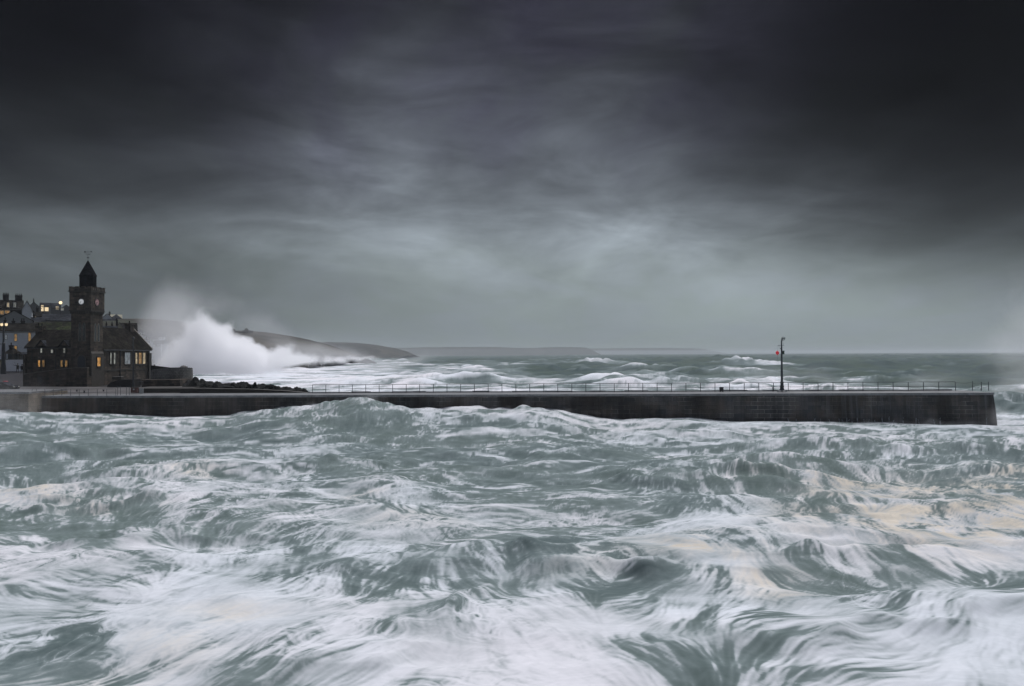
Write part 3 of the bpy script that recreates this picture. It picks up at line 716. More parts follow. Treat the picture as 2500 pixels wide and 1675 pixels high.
def headland(name, pts, D, front, back, label, off=0, rough=1.0, skew=0.0):
    """pts: skyline read off the photo; the hill runs down to the sea before and behind that crest"""
    Xs = np.linspace(pts[0][0], pts[-1][0], 260); Ys = np.interp(Xs, [p[0] for p in pts], [p[1] for p in pts])
    top = np.array([tuple(P(a, b, D)) for a, b in zip(Xs, Ys)])
    ts = np.concatenate([np.linspace(-1, 0, 46), np.linspace(0, 1, 12)[1:]])
    xx = np.repeat(top[:, 0][None, :], len(ts), 0); zt = np.repeat(top[:, 2][None, :], len(ts), 0)
    T = np.repeat(ts[:, None], len(Xs), 1)
    yy = D + np.where(T < 0, T * front, T * back) + skew * (xx - top[:, 0].mean())
    cliffn = .06 * fbm(xx, yy, D * .08, off) * rough
    a = np.clip(1 + T + cliffn * (T < -.02), 0, 1)
    pf = np.where(T < 0, .62 * sst(.0, .30, a) + .38 * np.sin(np.clip(a, 0, 1) * math.pi / 2) ** 1.0, np.cos(np.clip(T, 0, 1) * math.pi / 2))
    zz = np.maximum(zt, -2) * pf - 3 * (1 - np.minimum(1, pf * 6))
    zz = zz + D * .0012 * rough * fbm(xx, yy, D * .05, off + 5) * (np.abs(T) > .02) * (pf > .02) * sst(0, .4, np.abs(T))
    V = np.stack([xx, yy, zz], -1).reshape(-1, 3)
    o = np_mesh(name, V, grid_faces(*xx.shape), [HEATH]); tag(o, label, kind='structure'); return o

# ------------------------------------------------------------------ buildings
def pane_window(parent, frame_c, u0, u1, z0, z1, axis, plane, outn, pane_mat, frame_mat, surround=None, mull=1, bars=1, arch=False, name='window', depth=.09):
    """window on a wall plane. axis 'x': wall runs along x at y=plane; 'y': along y at x=plane. outn = outward sign"""
    def pt(u, o, z): return (u, plane + outn * o, z) if axis == 'x' else (plane + outn * o, u, z)
    def bx(mb, ua, ub, oa, ob, za, zb):
        a = pt(ua, oa, za); b = pt(ub, ob, zb)
        mb.box(min(a[0], b[0]), max(a[0], b[0]), min(a[1], b[1]), max(a[1], b[1]), za, zb)
    fw = min(.07, (u1 - u0) * .12)
    mb = MB()
    sw = .16 if surround else fw
    bx(mb, u0 - sw, u0, -.02, depth, z0 - sw, z1 + sw); bx(mb, u1, u1 + sw, -.02, depth, z0 - sw, z1 + sw)
    bx(mb, u0, u1, -.02, depth, z1, z1 + sw); bx(mb, u0, u1, -.02, depth + .04, z0 - sw, z0)
    f = mb.build(name, surround or frame_mat, parent)
    mb = MB()
    bx(mb, u0, u1, .010, .022, z0, z1); mb.build('pane', pane_mat, f)
    mb = MB()
    bx(mb, u0, u0 + fw, .026, .055, z0, z1); bx(mb, u1 - fw, u1, .026, .055, z0, z1)
    bx(mb, u0 + fw, u1 - fw, .026, .055, z0, z0 + fw); bx(mb, u0 + fw, u1 - fw, .026, .055, z1 - fw, z1)
    for i in range(1, mull + 1):
        q = u0 + (u1 - u0) * i / (mull + 1); bx(mb, q - fw * .4, q + fw * .4, .028, .052, z0 + fw, z1 - fw)
    for i in range(1, bars + 1):
        q = z0 + (z1 - z0) * i / (bars + 1); bx(mb, u0 + fw, u1 - fw, .030, .050, q - fw * .35, q + fw * .35)
    mb.build('glazing_bars', frame_mat, f)
    return f

def gable_roof(mb, x0, x1, y0, y1, ze, zr, axis='x', over=.25, th=.16, hip=0.0):
    """thick pitched roof over a box; ridge along axis"""
    if axis == 'x':
        ym = (y0 + y1) / 2; a0, a1 = x0 - over, x1 + over; s = (zr - ze) / (ym - y0); 
        for yo, sg in ((y0 - over, 1), (y1 + over, -1)):
            zo = ze - over * s
            mb.hexa([(a0, yo, zo), (a1, yo, zo), (a1 - hip, ym, zr), (a0 + hip, ym, zr), (a0, yo, zo + th), (a1, yo, zo + th), (a1 - hip, ym, zr + th), (a0 + hip, ym, zr + th)])
    else:
        xm = (x0 + x1) / 2; a0, a1 = y0 - over, y1 + over; s = (zr - ze) / (xm - x0)
        for xo in (x0 - over, x1 + over):
            zo = ze - over * s
            mb.hexa([(xo, a0, zo), (xm, a0 + hip, zr), (xm, a1 - hip, zr), (xo, a1, zo), (xo, a0, zo + th), (xm, a0 + hip, zr + th), (xm, a1 - hip, zr + th), (xo, a1, zo + th)])
    return mb

def chimney(parent, x, y, z0, z1, w_=.9, d=.6, pots=2, mat=None):
    mb = MB(); mb.box(x - w_ / 2, x + w_ / 2, y - d / 2, y + d / 2, z0, z1); mb.box(x - w_ / 2 - .07, x + w_ / 2 + .07, y - d / 2 - .07, y + d / 2 + .07, z1 - .22, z1 - .08)
    c = mb.build('chimney', mat or MT['dark_wall'], parent)
    for i in range(pots):
        q = x + (i - (pots - 1) / 2) * w_ / pots; MB().lathe([(.13, 0), (.10, .1), (.11, .42), (.14, .48)], (q, y, z1), 8).build('chimney_pot', MT['dark_wall'], c)
    return c

def house(label, Xl, Xr, Ye, Yr, Yb, D, deep=7, axis='x', wall='white', roof='slate', wins=(), chims=(), rz=0.0, group=None, kind_name='house', gable_Y=None, found=4.0, hip=0.0, cat='house', trim=True, turn=.92):
    """house whose front is seen from Xl to Xr; eaves at Ye, ridge at Yr, ground at Yb; wins: (X0,Y0,X1,Y1,material,mullions,bars)"""
    a = P(Xl, Ye, D); th = -math.atan2(a.x, a.y) * turn
    ct, sn = math.cos(th), math.sin(th)
    def loc(X, Y, dv=0.0):
        # point of the wall plane (dv behind it) seen at photo pixel X, Y -> distance along the wall, height
        ox, oy = a.x - sn * dv, a.y + ct * dv; d = ray(X, Y); rx = d.x / d.y
        sv = (rx * oy - ox) / (ct - rx * sn); yy_ = oy + sv * sn; return sv, CAMZ + d.z / d.y * yy_
    gz = loc((Xl + Xr) / 2, Yb)[1]; g = Vector((0, 0, gz))
    W = loc(Xr, Ye)[0]; H = loc((Xl + Xr) / 2, Ye)[1] - gz
    zr = loc((Xl + Xr) / 2, Yr, deep / 2 if axis == 'x' else 0)[1] - gz
    root = empty(kind_name, (a.x, D, gz), th, label=label, cat=cat, group=group)
    ze = H
    mb = MB()
    if axis == 'x':
        ym = deep / 2
        mb.prism([(0, 0, -found), (0, deep, -found), (0, deep, ze), (0, ym, zr), (0, 0, ze)], (W, 0, 0))
    else:
        mb.prism([(0, 0, -found), (W, 0, -found), (W, 0, ze), (W / 2, 0, zr), (0, 0, ze)], (0, deep, 0))
    mb.build('wall', MT[wall], root)
    rf = gable_roof(MB(), 0, W, 0, deep, ze, zr, axis, hip=hip).build('roof', MT[roof], root)
    for q in wins:
        X0, Y0, X1, Y1, mt = q[:5]; mu = q[5] if len(q) > 5 else 1; ba = q[6] if len(q) > 6 else 1
        p0 = loc(X0, Y1); p1 = loc(X1, Y0)
        pane_window(root, None, p0[0], p1[0], p0[1] - gz, p1[1] - gz, 'x', 0.0, -1, MT[mt], MT['frame'], mull=mu, bars=ba)
    for (Xa, Xb, Yt, pots) in chims:
        dd = deep / 2; p0 = loc(Xa, Yt, dd); p1 = loc(Xb, Yt, dd)
        chimney(rf, (p0[0] + p1[0]) / 2, dd, zr - 1.2, p0[1] - gz, p1[0] - p0[0], .7, pots)
    if trim:
        MB().tube((-.2, -.34, ze - .32), (W + .2, -.34, ze - .32), .06).build('gutter', MT['frame_dark'], root) if axis == 'x' else None
    return root

def build_village():
    house('large white rendered house with dark slate roof beside the stone hall', -70, 92, 808, 790, 884, 160, 8, 'x', 'white', 'slate',
          wins=[(35, 815, 42, 833, 'warm', 0, 1), (34, 844, 42, 860, 'warm', 0, 1), (12, 818, 18, 829, 'glass_glow', 0, 1), (69, 812, 76, 834, 'warm', 0, 1), (-30, 815, -22, 833, 'glass', 0, 1), (-30, 845, -22, 860, 'glass', 0, 1)],
          chims=[(10, 16, 781, 1), (29, 37, 783, 1), (51, 61, 783, 2)])
    house('low grey lean-to extension in front of the white house', 31, 64, 866, 861.5, 886, 156.5, 3, 'x', 'grey_render', 'slate_grey', cat='outbuilding', kind_name='outbuilding', trim=False)
    # porch
    r = empty('porch', tuple(P(12, 886, 154)), 0, label='small dark hip-roofed shelter on posts behind the white yard wall', cat='porch')
    k = 154 / FPX
    w_ = 20 * k; dp = 2.4; h_ = 22 * k
    for px in (0.1, w_ - .1):
        for py in (0.1, dp - .1): MB().box(px - .08, px + .08, py - .08, py + .08, -.5, h_).build('post', MT['frame_dark'], r)
    mb = MB(); mb.hexa([(-.3, -.3, h_), (w_ + .3, -.3, h_), (w_ + .3, dp + .3, h_), (-.3, dp + .3, h_), (w_ * .35, dp * .4, h_ + 1.1), (w_ * .6, dp * .4, h_ + 1.1), (w_ * .6, dp * .6, h_ + 1.1), (w_ * .35, dp * .6, h_ + 1.1)])
    mb.build('roof', MT['slate'], r); MB().box(.2, w_ * .62, .6, dp - .1, -.5, h_ - .02).build('booth', MT['iron'], r)
    chimney(r, w_ * .3, dp * .5, h_ + .5, h_ + 1.7, .6, .5, 1)
    # white yard wall
    a = P(12, 880, 152); b = P(63, 880, 152)
    r = empty('yard_wall', (a.x, 152, a.z - 3.2), 0, label='white rendered yard wall behind the two standing people', cat='wall')
    MB().box(0, b.x - a.x, 0, .3, -.5, 3.2).build('wall_face', MT['yard_white'], r); MB().box(-.05, b.x - a.x + .05, -.06, .36, 3.2, 3.32).build('coping', MT['yard_white'], r)
    house('pale grey gabled house behind the white house roof', -12, 80, 783, 759, 800, 186, 6, 'y', 'gable_render', 'slate', chims=[])
    house('dark terraced house high on the left with two lit upper windows', -90, 56, 752, 733, 775, 212, 9, 'x', 'dark_wall', 'slate',
          wins=[(-2, 758, 10, 768, 'warm', 2, 0), (12, 758, 24, 766, 'warm', 2, 0)], chims=[(7, 22, 719, 4), (37, 55, 721, 4)])
    for i, X in enumerate((20, 36)):     # the two lit dormers of that house
        root = [o for o in bpy.data.objects if o.get('label', '').startswith('dark terraced')][0]; ct, sn = math.cos(root.rotation_euler.z), math.sin(root.rotation_euler.z)
        def loc(X, Y):
            d = ray(X, Y); rx = d.x / d.y; sv = (rx * root.location.y - root.location.x) / (ct - rx * sn); return sv, CAMZ + d.z / d.y * (root.location.y + sv * sn) - root.location.z
        a = loc(X - 5.5, 750); b = loc(X + 5.5, 737)
        d = MB().box(a[0], b[0], .2, 3.4, a[1] - .5, b[1]).build('dormer', MT['dark_wall'], root)
        pane_window(d, None, a[0] + .2, b[0] - .2, a[1], b[1] - .2, 'x', .2, -1, MT['warm_pale' if i == 0 else 'cold'], MT['frame'], mull=1, bars=0)
    house('narrow white-gabled house squeezed against the dark terrace', 54, 78, 756, 735, 772, 216, 9, 'y', 'white', 'slate', chims=[(64, 71, 749, 2)])
    house('misty grey hilltop house with a tall thin chimney', 66, 100, 752, 738, 775, 300, 9, 'y', 'grey_render', 'slate_grey', chims=[(81, 84, 731, 1)])
    house('misty hilltop house with a brightly lit sun room', 98, 122, 748, 740, 772, 305, 7, 'x', 'grey_render', 'slate_grey', wins=[(100, 745, 107, 760, 'lamp_warm', 1, 1), (109, 750, 119, 760, 'lamp_warm', 2, 0)])
    house('misty pale hilltop house under the lamp', 122, 146, 752, 741, 775, 310, 8, 'x', 'grey_render', 'slate_grey', wins=[(136, 748, 144, 756, 'warm_pale', 1, 1)])
    house('misty low hilltop bungalow beside the clock tower', 146, 178, 756, 745, 775, 312, 8, 'y', 'grey_render', 'slate_grey', wins=[(148, 752, 156, 758, 'cold', 1, 0)])
    house('small brick house with a dark chimney under the hilltop homes', 84, 104, 772, 762, 790, 235, 6, 'x', 'dark_wall', 'slate', wins=[(84, 764 + 9, 88, 764 + 13, 'lamp_warm', 0, 0)], chims=[(88, 95, 752, 2)], found=6)
    house('long low building with blue-grey slate roof behind the hall', 104, 184, 783, 768, 792, 222, 9, 'x', 'dark_wall', 'slate_grey', found=6)
    house('long mossy-roofed building just behind the hall', 86, 190, 806, 788, 820, 172, 8, 'x', 'dark_wall', 'moss_roof')
    house('brick cottage with pale verge between gable house and slate roof', 76, 108, 796, 776, 806, 190, 8, 'x', 'dark_wall', 'slate_grey', chims=[(80, 86, 768, 1)], found=6)
    # right of the tower
    house('white gabled house low on the hill right of the clock tower', 248, 276, 778, 766, 790, 300, 8, 'y', 'white', 'slate_grey')
    house('dark roofed house on the ridge right of the clock tower', 268, 298, 779, 768, 792, 316, 9, 'x', 'cream', 'slate_grey', chims=[(266, 270, 762, 1)], hip=2.5)
    house('long grey roof stepping down behind the hall', 236, 284, 797, 780, 812, 235, 9, 'x', 'grey_render', 'slate_grey')
    house('small grey cottage with two chimneys behind the hall ridge', 246, 284, 806, 797, 820, 190, 7, 'x', 'grey_render', 'slate_grey', chims=[(258, 262, 790, 1), (272, 276, 790, 1)])
    house('cream gabled cottage behind the hall ridge', 282, 303, 804, 788, 820, 200, 8, 'y', 'cream', 'slate_grey', chims=[(283, 288, 781, 1)])
    house('dark slate-roofed house behind the hall chimney', 296, 332, 806, 790, 820, 205, 8, 'x', 'dark_wall', 'slate')
    spots = [(338, 352, 812, 806, 820, 300), (352, 368, 820, 812, 829, 290), (364, 384, 828, 818, 838, 285), (376, 394, 840, 832, 852, 270), (352, 362, 836, 828, 846, 275), (386, 402, 822, 814, 832, 300), (398, 410, 838, 831, 848, 280)]
    tx = ['topmost white cottage on the misty slope right of the hall chimney', 'second white cottage down the misty slope beside the hall roof', 'wide white cottage midway down the misty slope', 'lowest white cottage on the misty slope, nearest the spray',
          'small white cottage tight against the hall roof edge', 'upper white cottage at the edge of the spray cloud', 'lower white cottage half lost in the spray cloud']
    for s, l in zip(spots, tx):
        mx = (s[0] + s[1]) / 2
        house(l, *s, 7, 'x', 'white', 'slate_grey', wins=[(mx - 4, s[2] + 2, mx - 1, s[2] + 6, 'glass', 0, 0), (mx + 2, s[2] + 2, mx + 5, s[2] + 6, 'glass', 0, 0)], group='white cottages on the misty slope', trim=False, found=6)
    # castle-like house on the far headland
    D = 600.
    a = P(563, 822, D); r = empty('cliff_house', (a.x, D, a.z - 9), 0, label='dark square house with corner chimneys standing on the far headland', cat='house')
    k = D / FPX
    for nm, x0, x1, Yt in (('wing', 563, 576, 808.5), ('main_block', 576, 592, 810), ('wing', 592, 606, 806.5)):
        z1 = P(x0, Yt, D).z - (a.z - 9); MB().box((x0 - 563) * k, (x1 - 563) * k - .05, 0 if nm == 'wing' else .6, 12, -6, z1).build(nm, MT['dark_wall'], r)
    for x0, x1, Yt in ((564, 568, 803), (594.5, 600, 801.5)):
        z1 = P(x0, Yt, D).z - (a.z - 9); MB().box((x0 - 563) * k, (x1 - 563) * k, 3, 6, 9, z1).build('chimney', MT['dark_wall'], r)

INST_A = -4.6
def build_institute():
    o = P(221, 945, 128.0); base = Vector((o.x, o.y, 3.2))
    rz = R(INST_A); ux = Vector((math.cos(rz), math.sin(rz), 0)); uy = Vector((-math.sin(rz), math.cos(rz), 0))
    def on_v(X, Y, c):                       # front-facing plane at local y=c -> (x, z)
        d = ray(X, Y); p0 = Vector((0, 0, CAMZ)); q = base + uy * c; t = (q - p0).dot(uy) / d.dot(uy); h = p0 + d * t - base
        return h.dot(ux), h.z
    def on_u(X, Y, c):                       # right-facing plane at local x=c -> (y, z)
        d = ray(X, Y); p0 = Vector((0, 0, CAMZ)); q = base + ux * c; t = (q - p0).dot(ux) / d.dot(ux); h = p0 + d * t - base
        return h.dot(uy), h.z
    S = 3.3
    # ---------------- clock tower with its hall: one building
    root = empty('clock_tower_hall', tuple(base), rz, label='dark stone hall with tall clock tower and pointed spire', cat='clock tower')
    zc0 = on_v(221, 760, 0)[1]; zc1 = on_v(221, 712, 0)[1]; zp = on_v(221, 699, 0)[1]; zsh = on_v(221, 858, 0)[1]
    mb = MB(); mb.box(-S, 0, 0, S, -1, zc0); tw = mb.build('tower', MT['stone'], root)
    ov = .18
    mb = MB(); mb.box(-S - ov, ov, -ov, S + ov, zc0, zc1); mb.build('clock_stage', MT['stone'], tw)
    for a in range(9):                       # corbel blocks under both projections
        q = -S + .05 + (S - .15) * a / 8
        MB().box(q - .10, q + .10, -ov - .005, -.002, zc0 - .36, zc0 - .003).build('corbel', MT['ashlar_dark'], tw)
        MB().box(.002, ov + .005, -q - .10, -q + .10, zc0 - .36, zc0 - .003).build('corbel', MT['ashlar_dark'], tw)
    for z_, e_ in ((zc0, .26), (zc1, .34)):
        MB().box(-S - e_, e_, -e_, S + e_, z_ - .003, z_ + .16).build('string_course', MT['ashlar_dark'], tw)
    pv = .24; mb = MB(); z0 = zc1 + .16
    mb.box(-S - pv, pv, -pv, -pv + .3, z0, zp - .18); mb.box(-S - pv, pv, S + pv - .3, S + pv, z0, zp - .18)
    mb.box(-S - pv, -S - pv + .3, -pv + .3, S + pv - .3, z0, zp - .18); mb.box(pv - .3, pv, -pv + .3, S + pv - .3, z0, zp - .18)
    for i in range(4):                       # low merlons
        q = -S - pv + (S + 2 * pv - .62) * i / 3
        mb.box(q, q + .62, -pv - .03, -pv + .33, zp - .18, zp); mb.box(q, q + .62, S + pv - .33, S + pv + .03, zp - .18, zp)
        if 0 < i < 3:
            mb.box(pv - .33, pv + .03, -q - S + S - .62, -q, zp - .18, zp); mb.box(-S - pv - .03, -S - pv + .33, -q - .62, -q, zp - .18, zp)
    mb.build('parapet', MT['stone'], tw)
    for i in range(6):                       # ribs on the right side
        q = .3 + i * .5; MB().box(pv + .002, pv + .05, q, q + .12, z0 + .1, zp - .25).build('parapet_rib', MT['ashlar'], tw)
    # spire
    cx, cyy = -S / 2, S / 2; dsp = cyy
    hw = (on_v(233, 680, dsp)[0] - on_v(197, 680, dsp)[0]) / 2; zs0 = zc1; zs1 = on_v(215, 674, dsp)[1]; zs2 = on_v(215, 636, dsp)[1]
    cx = (on_v(233, 680, dsp)[0] + on_v(197, 680, dsp)[0]) / 2
    sp = MB().lathe([(hw * 1.0, zs0), (hw * 1.0, zs1 - .1), (hw * 1.08, zs1), (hw * .62, zs1 + (zs2 - zs1) * .45), (.05, zs2)], (cx, dsp, 0), 8, rot=math.pi / 8).build('spire', MT['spire'], root)
    # weather vane (part of the spire)
    zt = on_v(213, 610, dsp)[1]; za = on_v(213, 615, dsp)[1]; zb = on_v(213, 620.5, dsp)[1]; zk = on_v(213, 629, dsp)[1]
    mb = MB(); mb.tube((cx, dsp, zs2 - .2), (cx, dsp, zt), .035, .02, 6); mb.ball((cx, dsp, zk), .12, 1); mb.box(cx - .22, cx + .22, dsp - .03, dsp + .03, zk - .04, zk + .04)
    L = .50
    mb.tube((cx - L, dsp, za), (cx + L, dsp, za), .022, .022, 6); mb.prism([(cx - L - .2, dsp - .02, za), (cx - L + .05, dsp - .02, za + .17), (cx - L + .05, dsp - .02, za - .17)], (0, .04, 0))
    mb.prism([(cx + L - .12, dsp - .02, za), (cx + L + .14, dsp - .02, za + .12), (cx + L + .14, dsp - .02, za - .12)], (0, .04, 0))
    mb.tube((cx - .38, dsp, zb), (cx + .38, dsp, zb), .018, .018, 5); mb.tube((cx, dsp - .38, zb), (cx, dsp + .38, zb), .018, .018, 5)
    for sx, sy in ((-.4, 0), (.4, 0), (0, -.4), (0, .4)): mb.ball((cx + sx, dsp + sy, zb), .055, 1)
    mb.build('weather_vane', MT['iron'], sp)
    # clocks
    def clock(cx_, cz_, r, axis, mat, name_surround, hour, minute, rim):
        pl = -ov if axis == 'x' else ov
        def pt(u, z, o): return (cx_ + u, pl - o, cz_ + z) if axis == 'x' else (pl + o, cx_ + u, cz_ + z)
        ax = (0, 1, 0) if axis == 'x' else (1, 0, 0)
        f = MB().torus(pt(0, 0, .02), ax, r * 1.12, r * .16, 28, 6).build('clock_face', rim, tw, smooth=True)
        mb = MB(); mb.tube(pt(0, 0, -.03), pt(0, 0, .03), r, r, 32); mb.build('dial', mat, f)
        mb = MB()
        for i in range(12):
            t = math.pi / 6 * i; c_, s_ = math.cos(t), math.sin(t)
            mb.tube(pt(s_ * r * .72, c_ * r * .72, .045), pt(s_ * r * .97, c_ * r * .97, .045), r * .075, r * .075, 4)
        mb.torus(pt(0, 0, .045), ax, r * .98, r * .03, 28, 4)
        mb.build('hour_marks', MT['iron'], f)
        mb = MB()
        for t, l, wd in ((hour, .45, .09), (minute, .72, .07)):
            mb.tube(pt(0, 0, .06), pt(math.sin(t) * r * l, math.cos(t) * r * l, .06), r * wd, r * wd * .6, 4)
        mb.build('clock_hands', MT['iron'], f)
    a = on_v(199, 736.5, -ov); clock(a[0], a[1], .46, 'x', MT['clock'], '', R(250), R(215), MT['iron'])
    a = on_u(237, 738, ov); clock(a[0], a[1], .58, 'y', MT['clock_red'], '', R(250), R(215), MT['ashlar_dark'])
    # lancets
    def lancet(axis, plane, u0, u1, z0, z1, sur):
        sg = -1 if axis == 'x' else 1
        def ring(r_, o0):
            um = (u0 + u1) / 2; hw_ = (u1 - u0) / 2 + r_; pts = [(um - hw_, z0 - r_ * .6), (um + hw_, z0 - r_ * .6), (um + hw_, z1 - hw_ * .9), (um + hw_ * .55, z1 - hw_ * .1), (um, z1 + hw_ * .55), (um - hw_ * .55, z1 - hw_ * .1), (um - hw_, z1 - hw_ * .9)]
            return [(u, plane + sg * o0, z) if axis == 'x' else (plane + sg * o0, u, z) for u, z in pts]
        dv = (0, -.06, 0) if axis == 'x' else (.06, 0, 0)
        f = MB().prism(ring(.12, -.02), Vector(dv)).build('lancet_window', sur, tw)
        MB().prism(ring(0, .045), Vector(dv) * .3).build('pane', MT['glass'], f)
    for X in (195.5, 205.5):
        x0, zb_ = on_v(X - 2.3, 832, 0); x1, zt_ = on_v(X + 2.3, 789, 0); lancet('x', 0, x0, x1, zb_, zt_, MT['ashlar'])
    for X in (232.5, 240.5):
        y0, zb_ = on_u(X - 2.0, 833, 0); y1, zt_ = on_u(X + 2.0, 792, 0); lancet('y', 0, y0, y1, zb_, zt_, MT['ashlar_pale'])
    # stepped base of the tower: wider plinth on the right side
    mb = MB(); mb.box(.002, .22, -.04, S + .0, -1, zsh - .35); mb.hexa([(.002, -.04, zsh - .35), (.22, -.04, zsh - .35), (.22, S, zsh - .35), (.002, S, zsh - .35), (.002, -.04, zsh), (.06, -.04, zsh), (.06, S, zsh), (.002, S, zsh)])
    mb.build('plinth', MT['ashlar_mid'], tw)
    y0, z0 = on_u(237, 895, .22); y1, z1 = on_u(245.5, 872, .22)
    pane_window(tw, None, y0, y1, z0, z1, 'y', .22, 1, MT['warm_bright'], MT['frame_dark'], surround=MT['ashlar_dark'], mull=1, bars=1)
    # door with gabled hood
    xd0, zd0 = on_v(191, 898, 0); xd1, zd1 = on_v(209, 869, 0); um = (xd0 + xd1) / 2; hw_ = (xd1 - xd0) / 2
    def arch(r_, yq, th):
        H_ = zd1 - zd0; pts = [(um - hw_ - r_, zd0), (um + hw_ + r_, zd0)]
        for i in range(9):
            t = i / 8; ang = math.pi * t; pts.append((um + (hw_ + r_) * math.cos(ang), zd0 + H_ * .62 + (H_ * .42 + r_) * math.sin(ang) ** .8))
        return [(u, yq, z) for u, z in pts]
    dr = MB().prism(arch(.16, -.10, 0), (0, .12, 0)).build('door_surround', MT['ashlar_mid'], tw)
    MB().prism(arch(0, -.115, 0), (0, .012, 0)).build('door', MT['timber'], dr)
    xa, zap = on_v(200, 853, 0); xl, zl = on_v(188, 872, 0)
    mb = MB()
    for sg in (-1, 1):
        p0 = Vector((um, -.16, zap)); p1 = Vector((um + sg * (hw_ + .35), -.16, zl)); d_ = Vector((0, 0, .14))
        mb.hexa([tuple(p0), tuple(p1), tuple(p1 + Vector((0, .2, 0))), tuple(p0 + Vector((0, .2, 0))), tuple(p0 + d_), tuple(p1 + d_), tuple(p1 + d_ + Vector((0, .2, 0))), tuple(p0 + d_ + Vector((0, .2, 0)))])
    mb.build('door_hood', MT['ashlar_mid'], tw)
    # ---------------- left wing
    pv_ = .9; WD = 7.0
    xl0, zel = on_v(66, 846, pv_); zrl = on_v(100, 808, pv_ + WD / 2)[1]
    mb = MB(); mb.prism([(xl0, pv_, -1), (xl0, pv_ + WD, -1), (xl0, pv_ + WD, zel), (xl0, pv_ + WD / 2, zrl), (xl0, pv_, zel)], (-S - xl0 - .003, 0, 0)); lw = mb.build('left_wing', MT['stone'], root)
    gable_roof(MB(), xl0, -S - .3, pv_, pv_ + WD, zel, zrl, 'x', .28).build('roof', MT['slate'], lw)
    xc = on_v(99, 800, pv_ + WD / 2)[0]; chimney(lw, xc, pv_ + WD / 2, zrl - .8, on_v(99, 796, pv_ + WD / 2)[1], 1.2, .8, 2, MT['stone'])
    MB().box(xl0 - .35, xl0 - .003, pv_ - .45, pv_ + .5, -1, on_v(66, 866, pv_)[1]).build('buttress', MT['stone'], lw)
    for X in (79, 137):
        x_ = on_v(X, 870, pv_)[0]; MB().tube((x_, pv_ - .07, 0.5), (x_, pv_ - .07, zel - .1), .05, .05, 6).build('drainpipe', MT['iron'], lw)
    MB().tube((xl0 - .3, pv_ - .32, zel - .28), (-S, pv_ - .32, zel - .28), .06).build('gutter', MT['iron'], lw)
    for X in (101.5, 157.5):                # dormer gablets through the eaves
        x_, zt_ = on_v(X, 832, pv_); hw2 = .72; zb_ = on_v(X, 868, pv_)[1]; ze_ = on_v(X, 845, pv_)[1]
        g = MB().prism([(x_ - hw2, pv_ - .035, zb_), (x_ + hw2, pv_ - .035, zb_), (x_ + hw2, pv_ - .035, ze_ + .05), (x_, pv_ - .035, zt_), (x_ - hw2, pv_ - .035, ze_ + .05)], (0, 2.2, 0)).build('dormer', MT['stone'], lw)
        mb = MB()
        for sg in (-1, 1):
            mb.hexa([(x_, pv_ - .25, zt_), (x_ + sg * (hw2 + .2), pv_ - .25, ze_ - .1), (x_ + sg * (hw2 + .2), pv_ + 2.4, ze_ - .1), (x_, pv_ + 2.4, zt_),
                     (x_, pv_ - .25, zt_ + .12), (x_ + sg * (hw2 + .2), pv_ - .25, ze_ + .02), (x_ + sg * (hw2 + .2), pv_ + 2.4, ze_ + .02), (x_, pv_ + 2.4, zt_ + .12)])
        mb.build('dormer_roof', MT['slate_grey'], g)
        a = on_v(X - 3, 862, pv_); b = on_v(X + 3, 849, pv_)
        pane_window(g, None, a[0], b[0], a[1], b[1], 'x', pv_ - .035, -1, MT['cold'], MT['frame_dark'], surround=MT['ashlar_dark'], mull=0, bars=1)
    a = on_v(124, 862, pv_); b = on_v(131, 853, pv_); pane_window(lw, None, a[0], b[0], a[1], b[1], 'x', pv_, -1, MT['cold'], MT['frame_dark'], surround=MT['ashlar_dark'], mull=0, bars=1)
    for X0, X1, mt in ((93, 99, 'warm_bright'), (103.5, 109.5, 'warm'), (148, 154, 'warm'), (159, 165.5, 'warm')):
        a = on_v(X0, 896, pv_); b = on_v(X1, 879, pv_); pane_window(lw, None, a[0], b[0], a[1], b[1], 'x', pv_, -1, MT[mt], MT['frame_dark'], surround=MT['ashlar_dark'], mull=1, bars=1)
    # ---------------- right wing, running back along the tower's other side
    pu = -.15
    yend, zer = on_u(366, 853, pu); xr, zrr = on_v(323, 805, yend); xr = min(xr, pu - 2.0); hwid = pu - xr
    ys = S - .0
    mb = MB(); mb.prism([(pu, ys + .003, -1), (pu, ys + .003, zer), (xr, ys + .003, zrr), (xr - hwid, ys + .003, zer), (xr - hwid, ys + .003, -1)], (0, yend - ys, 0)); rw = mb.build('right_wing', MT['stone'], root)
    gable_roof(MB(), xr - hwid, pu, ys + .3, yend, zer, zrr, 'y', .25).build('roof', MT['slate'], rw)
    mb = MB()                                # pale verge stones at the far gable
    for sg in (0, 1):
        xx = pu + .3 if sg == 0 else xr - hwid - .3
        mb.hexa([(xx, yend + .1, zer - .1), (xr, yend + .1, zrr + .17), (xr, yend + .45, zrr + .17), (xx, yend + .45, zer - .1), (xx, yend + .1, zer + .18), (xr, yend + .1, zrr + .42), (xr, yend + .45, zrr + .42), (xx, yend + .45, zer + .18)])
    mb.build('verge', MT['ashlar'], rw)
    zch = on_v(322, 790, yend - 1)[1]; chimney(rw, xr, yend - .9, zrr - .6, zch, 1.1, 1.3, 1, MT['stone'])
    MB().tube((pu + .30, ys, zer - .22), (pu + .30, yend, zer - .22), .07).build('gutter', MT['iron'], rw)
    for X in (293, 362):
        y_ = on_u(X, 880, pu)[0]; MB().tube((pu + .07, y_, 0.3), (pu + .07, y_, zer - .15), .07, .07, 6).build('drainpipe', MT['iron'], rw)
    zstr = on_u(300, 904, pu)[1]; MB().box(pu - .02, pu + .09, ys + .01, yend, zstr, zstr + .2).build('string_course', MT['ashlar_dark'], rw)
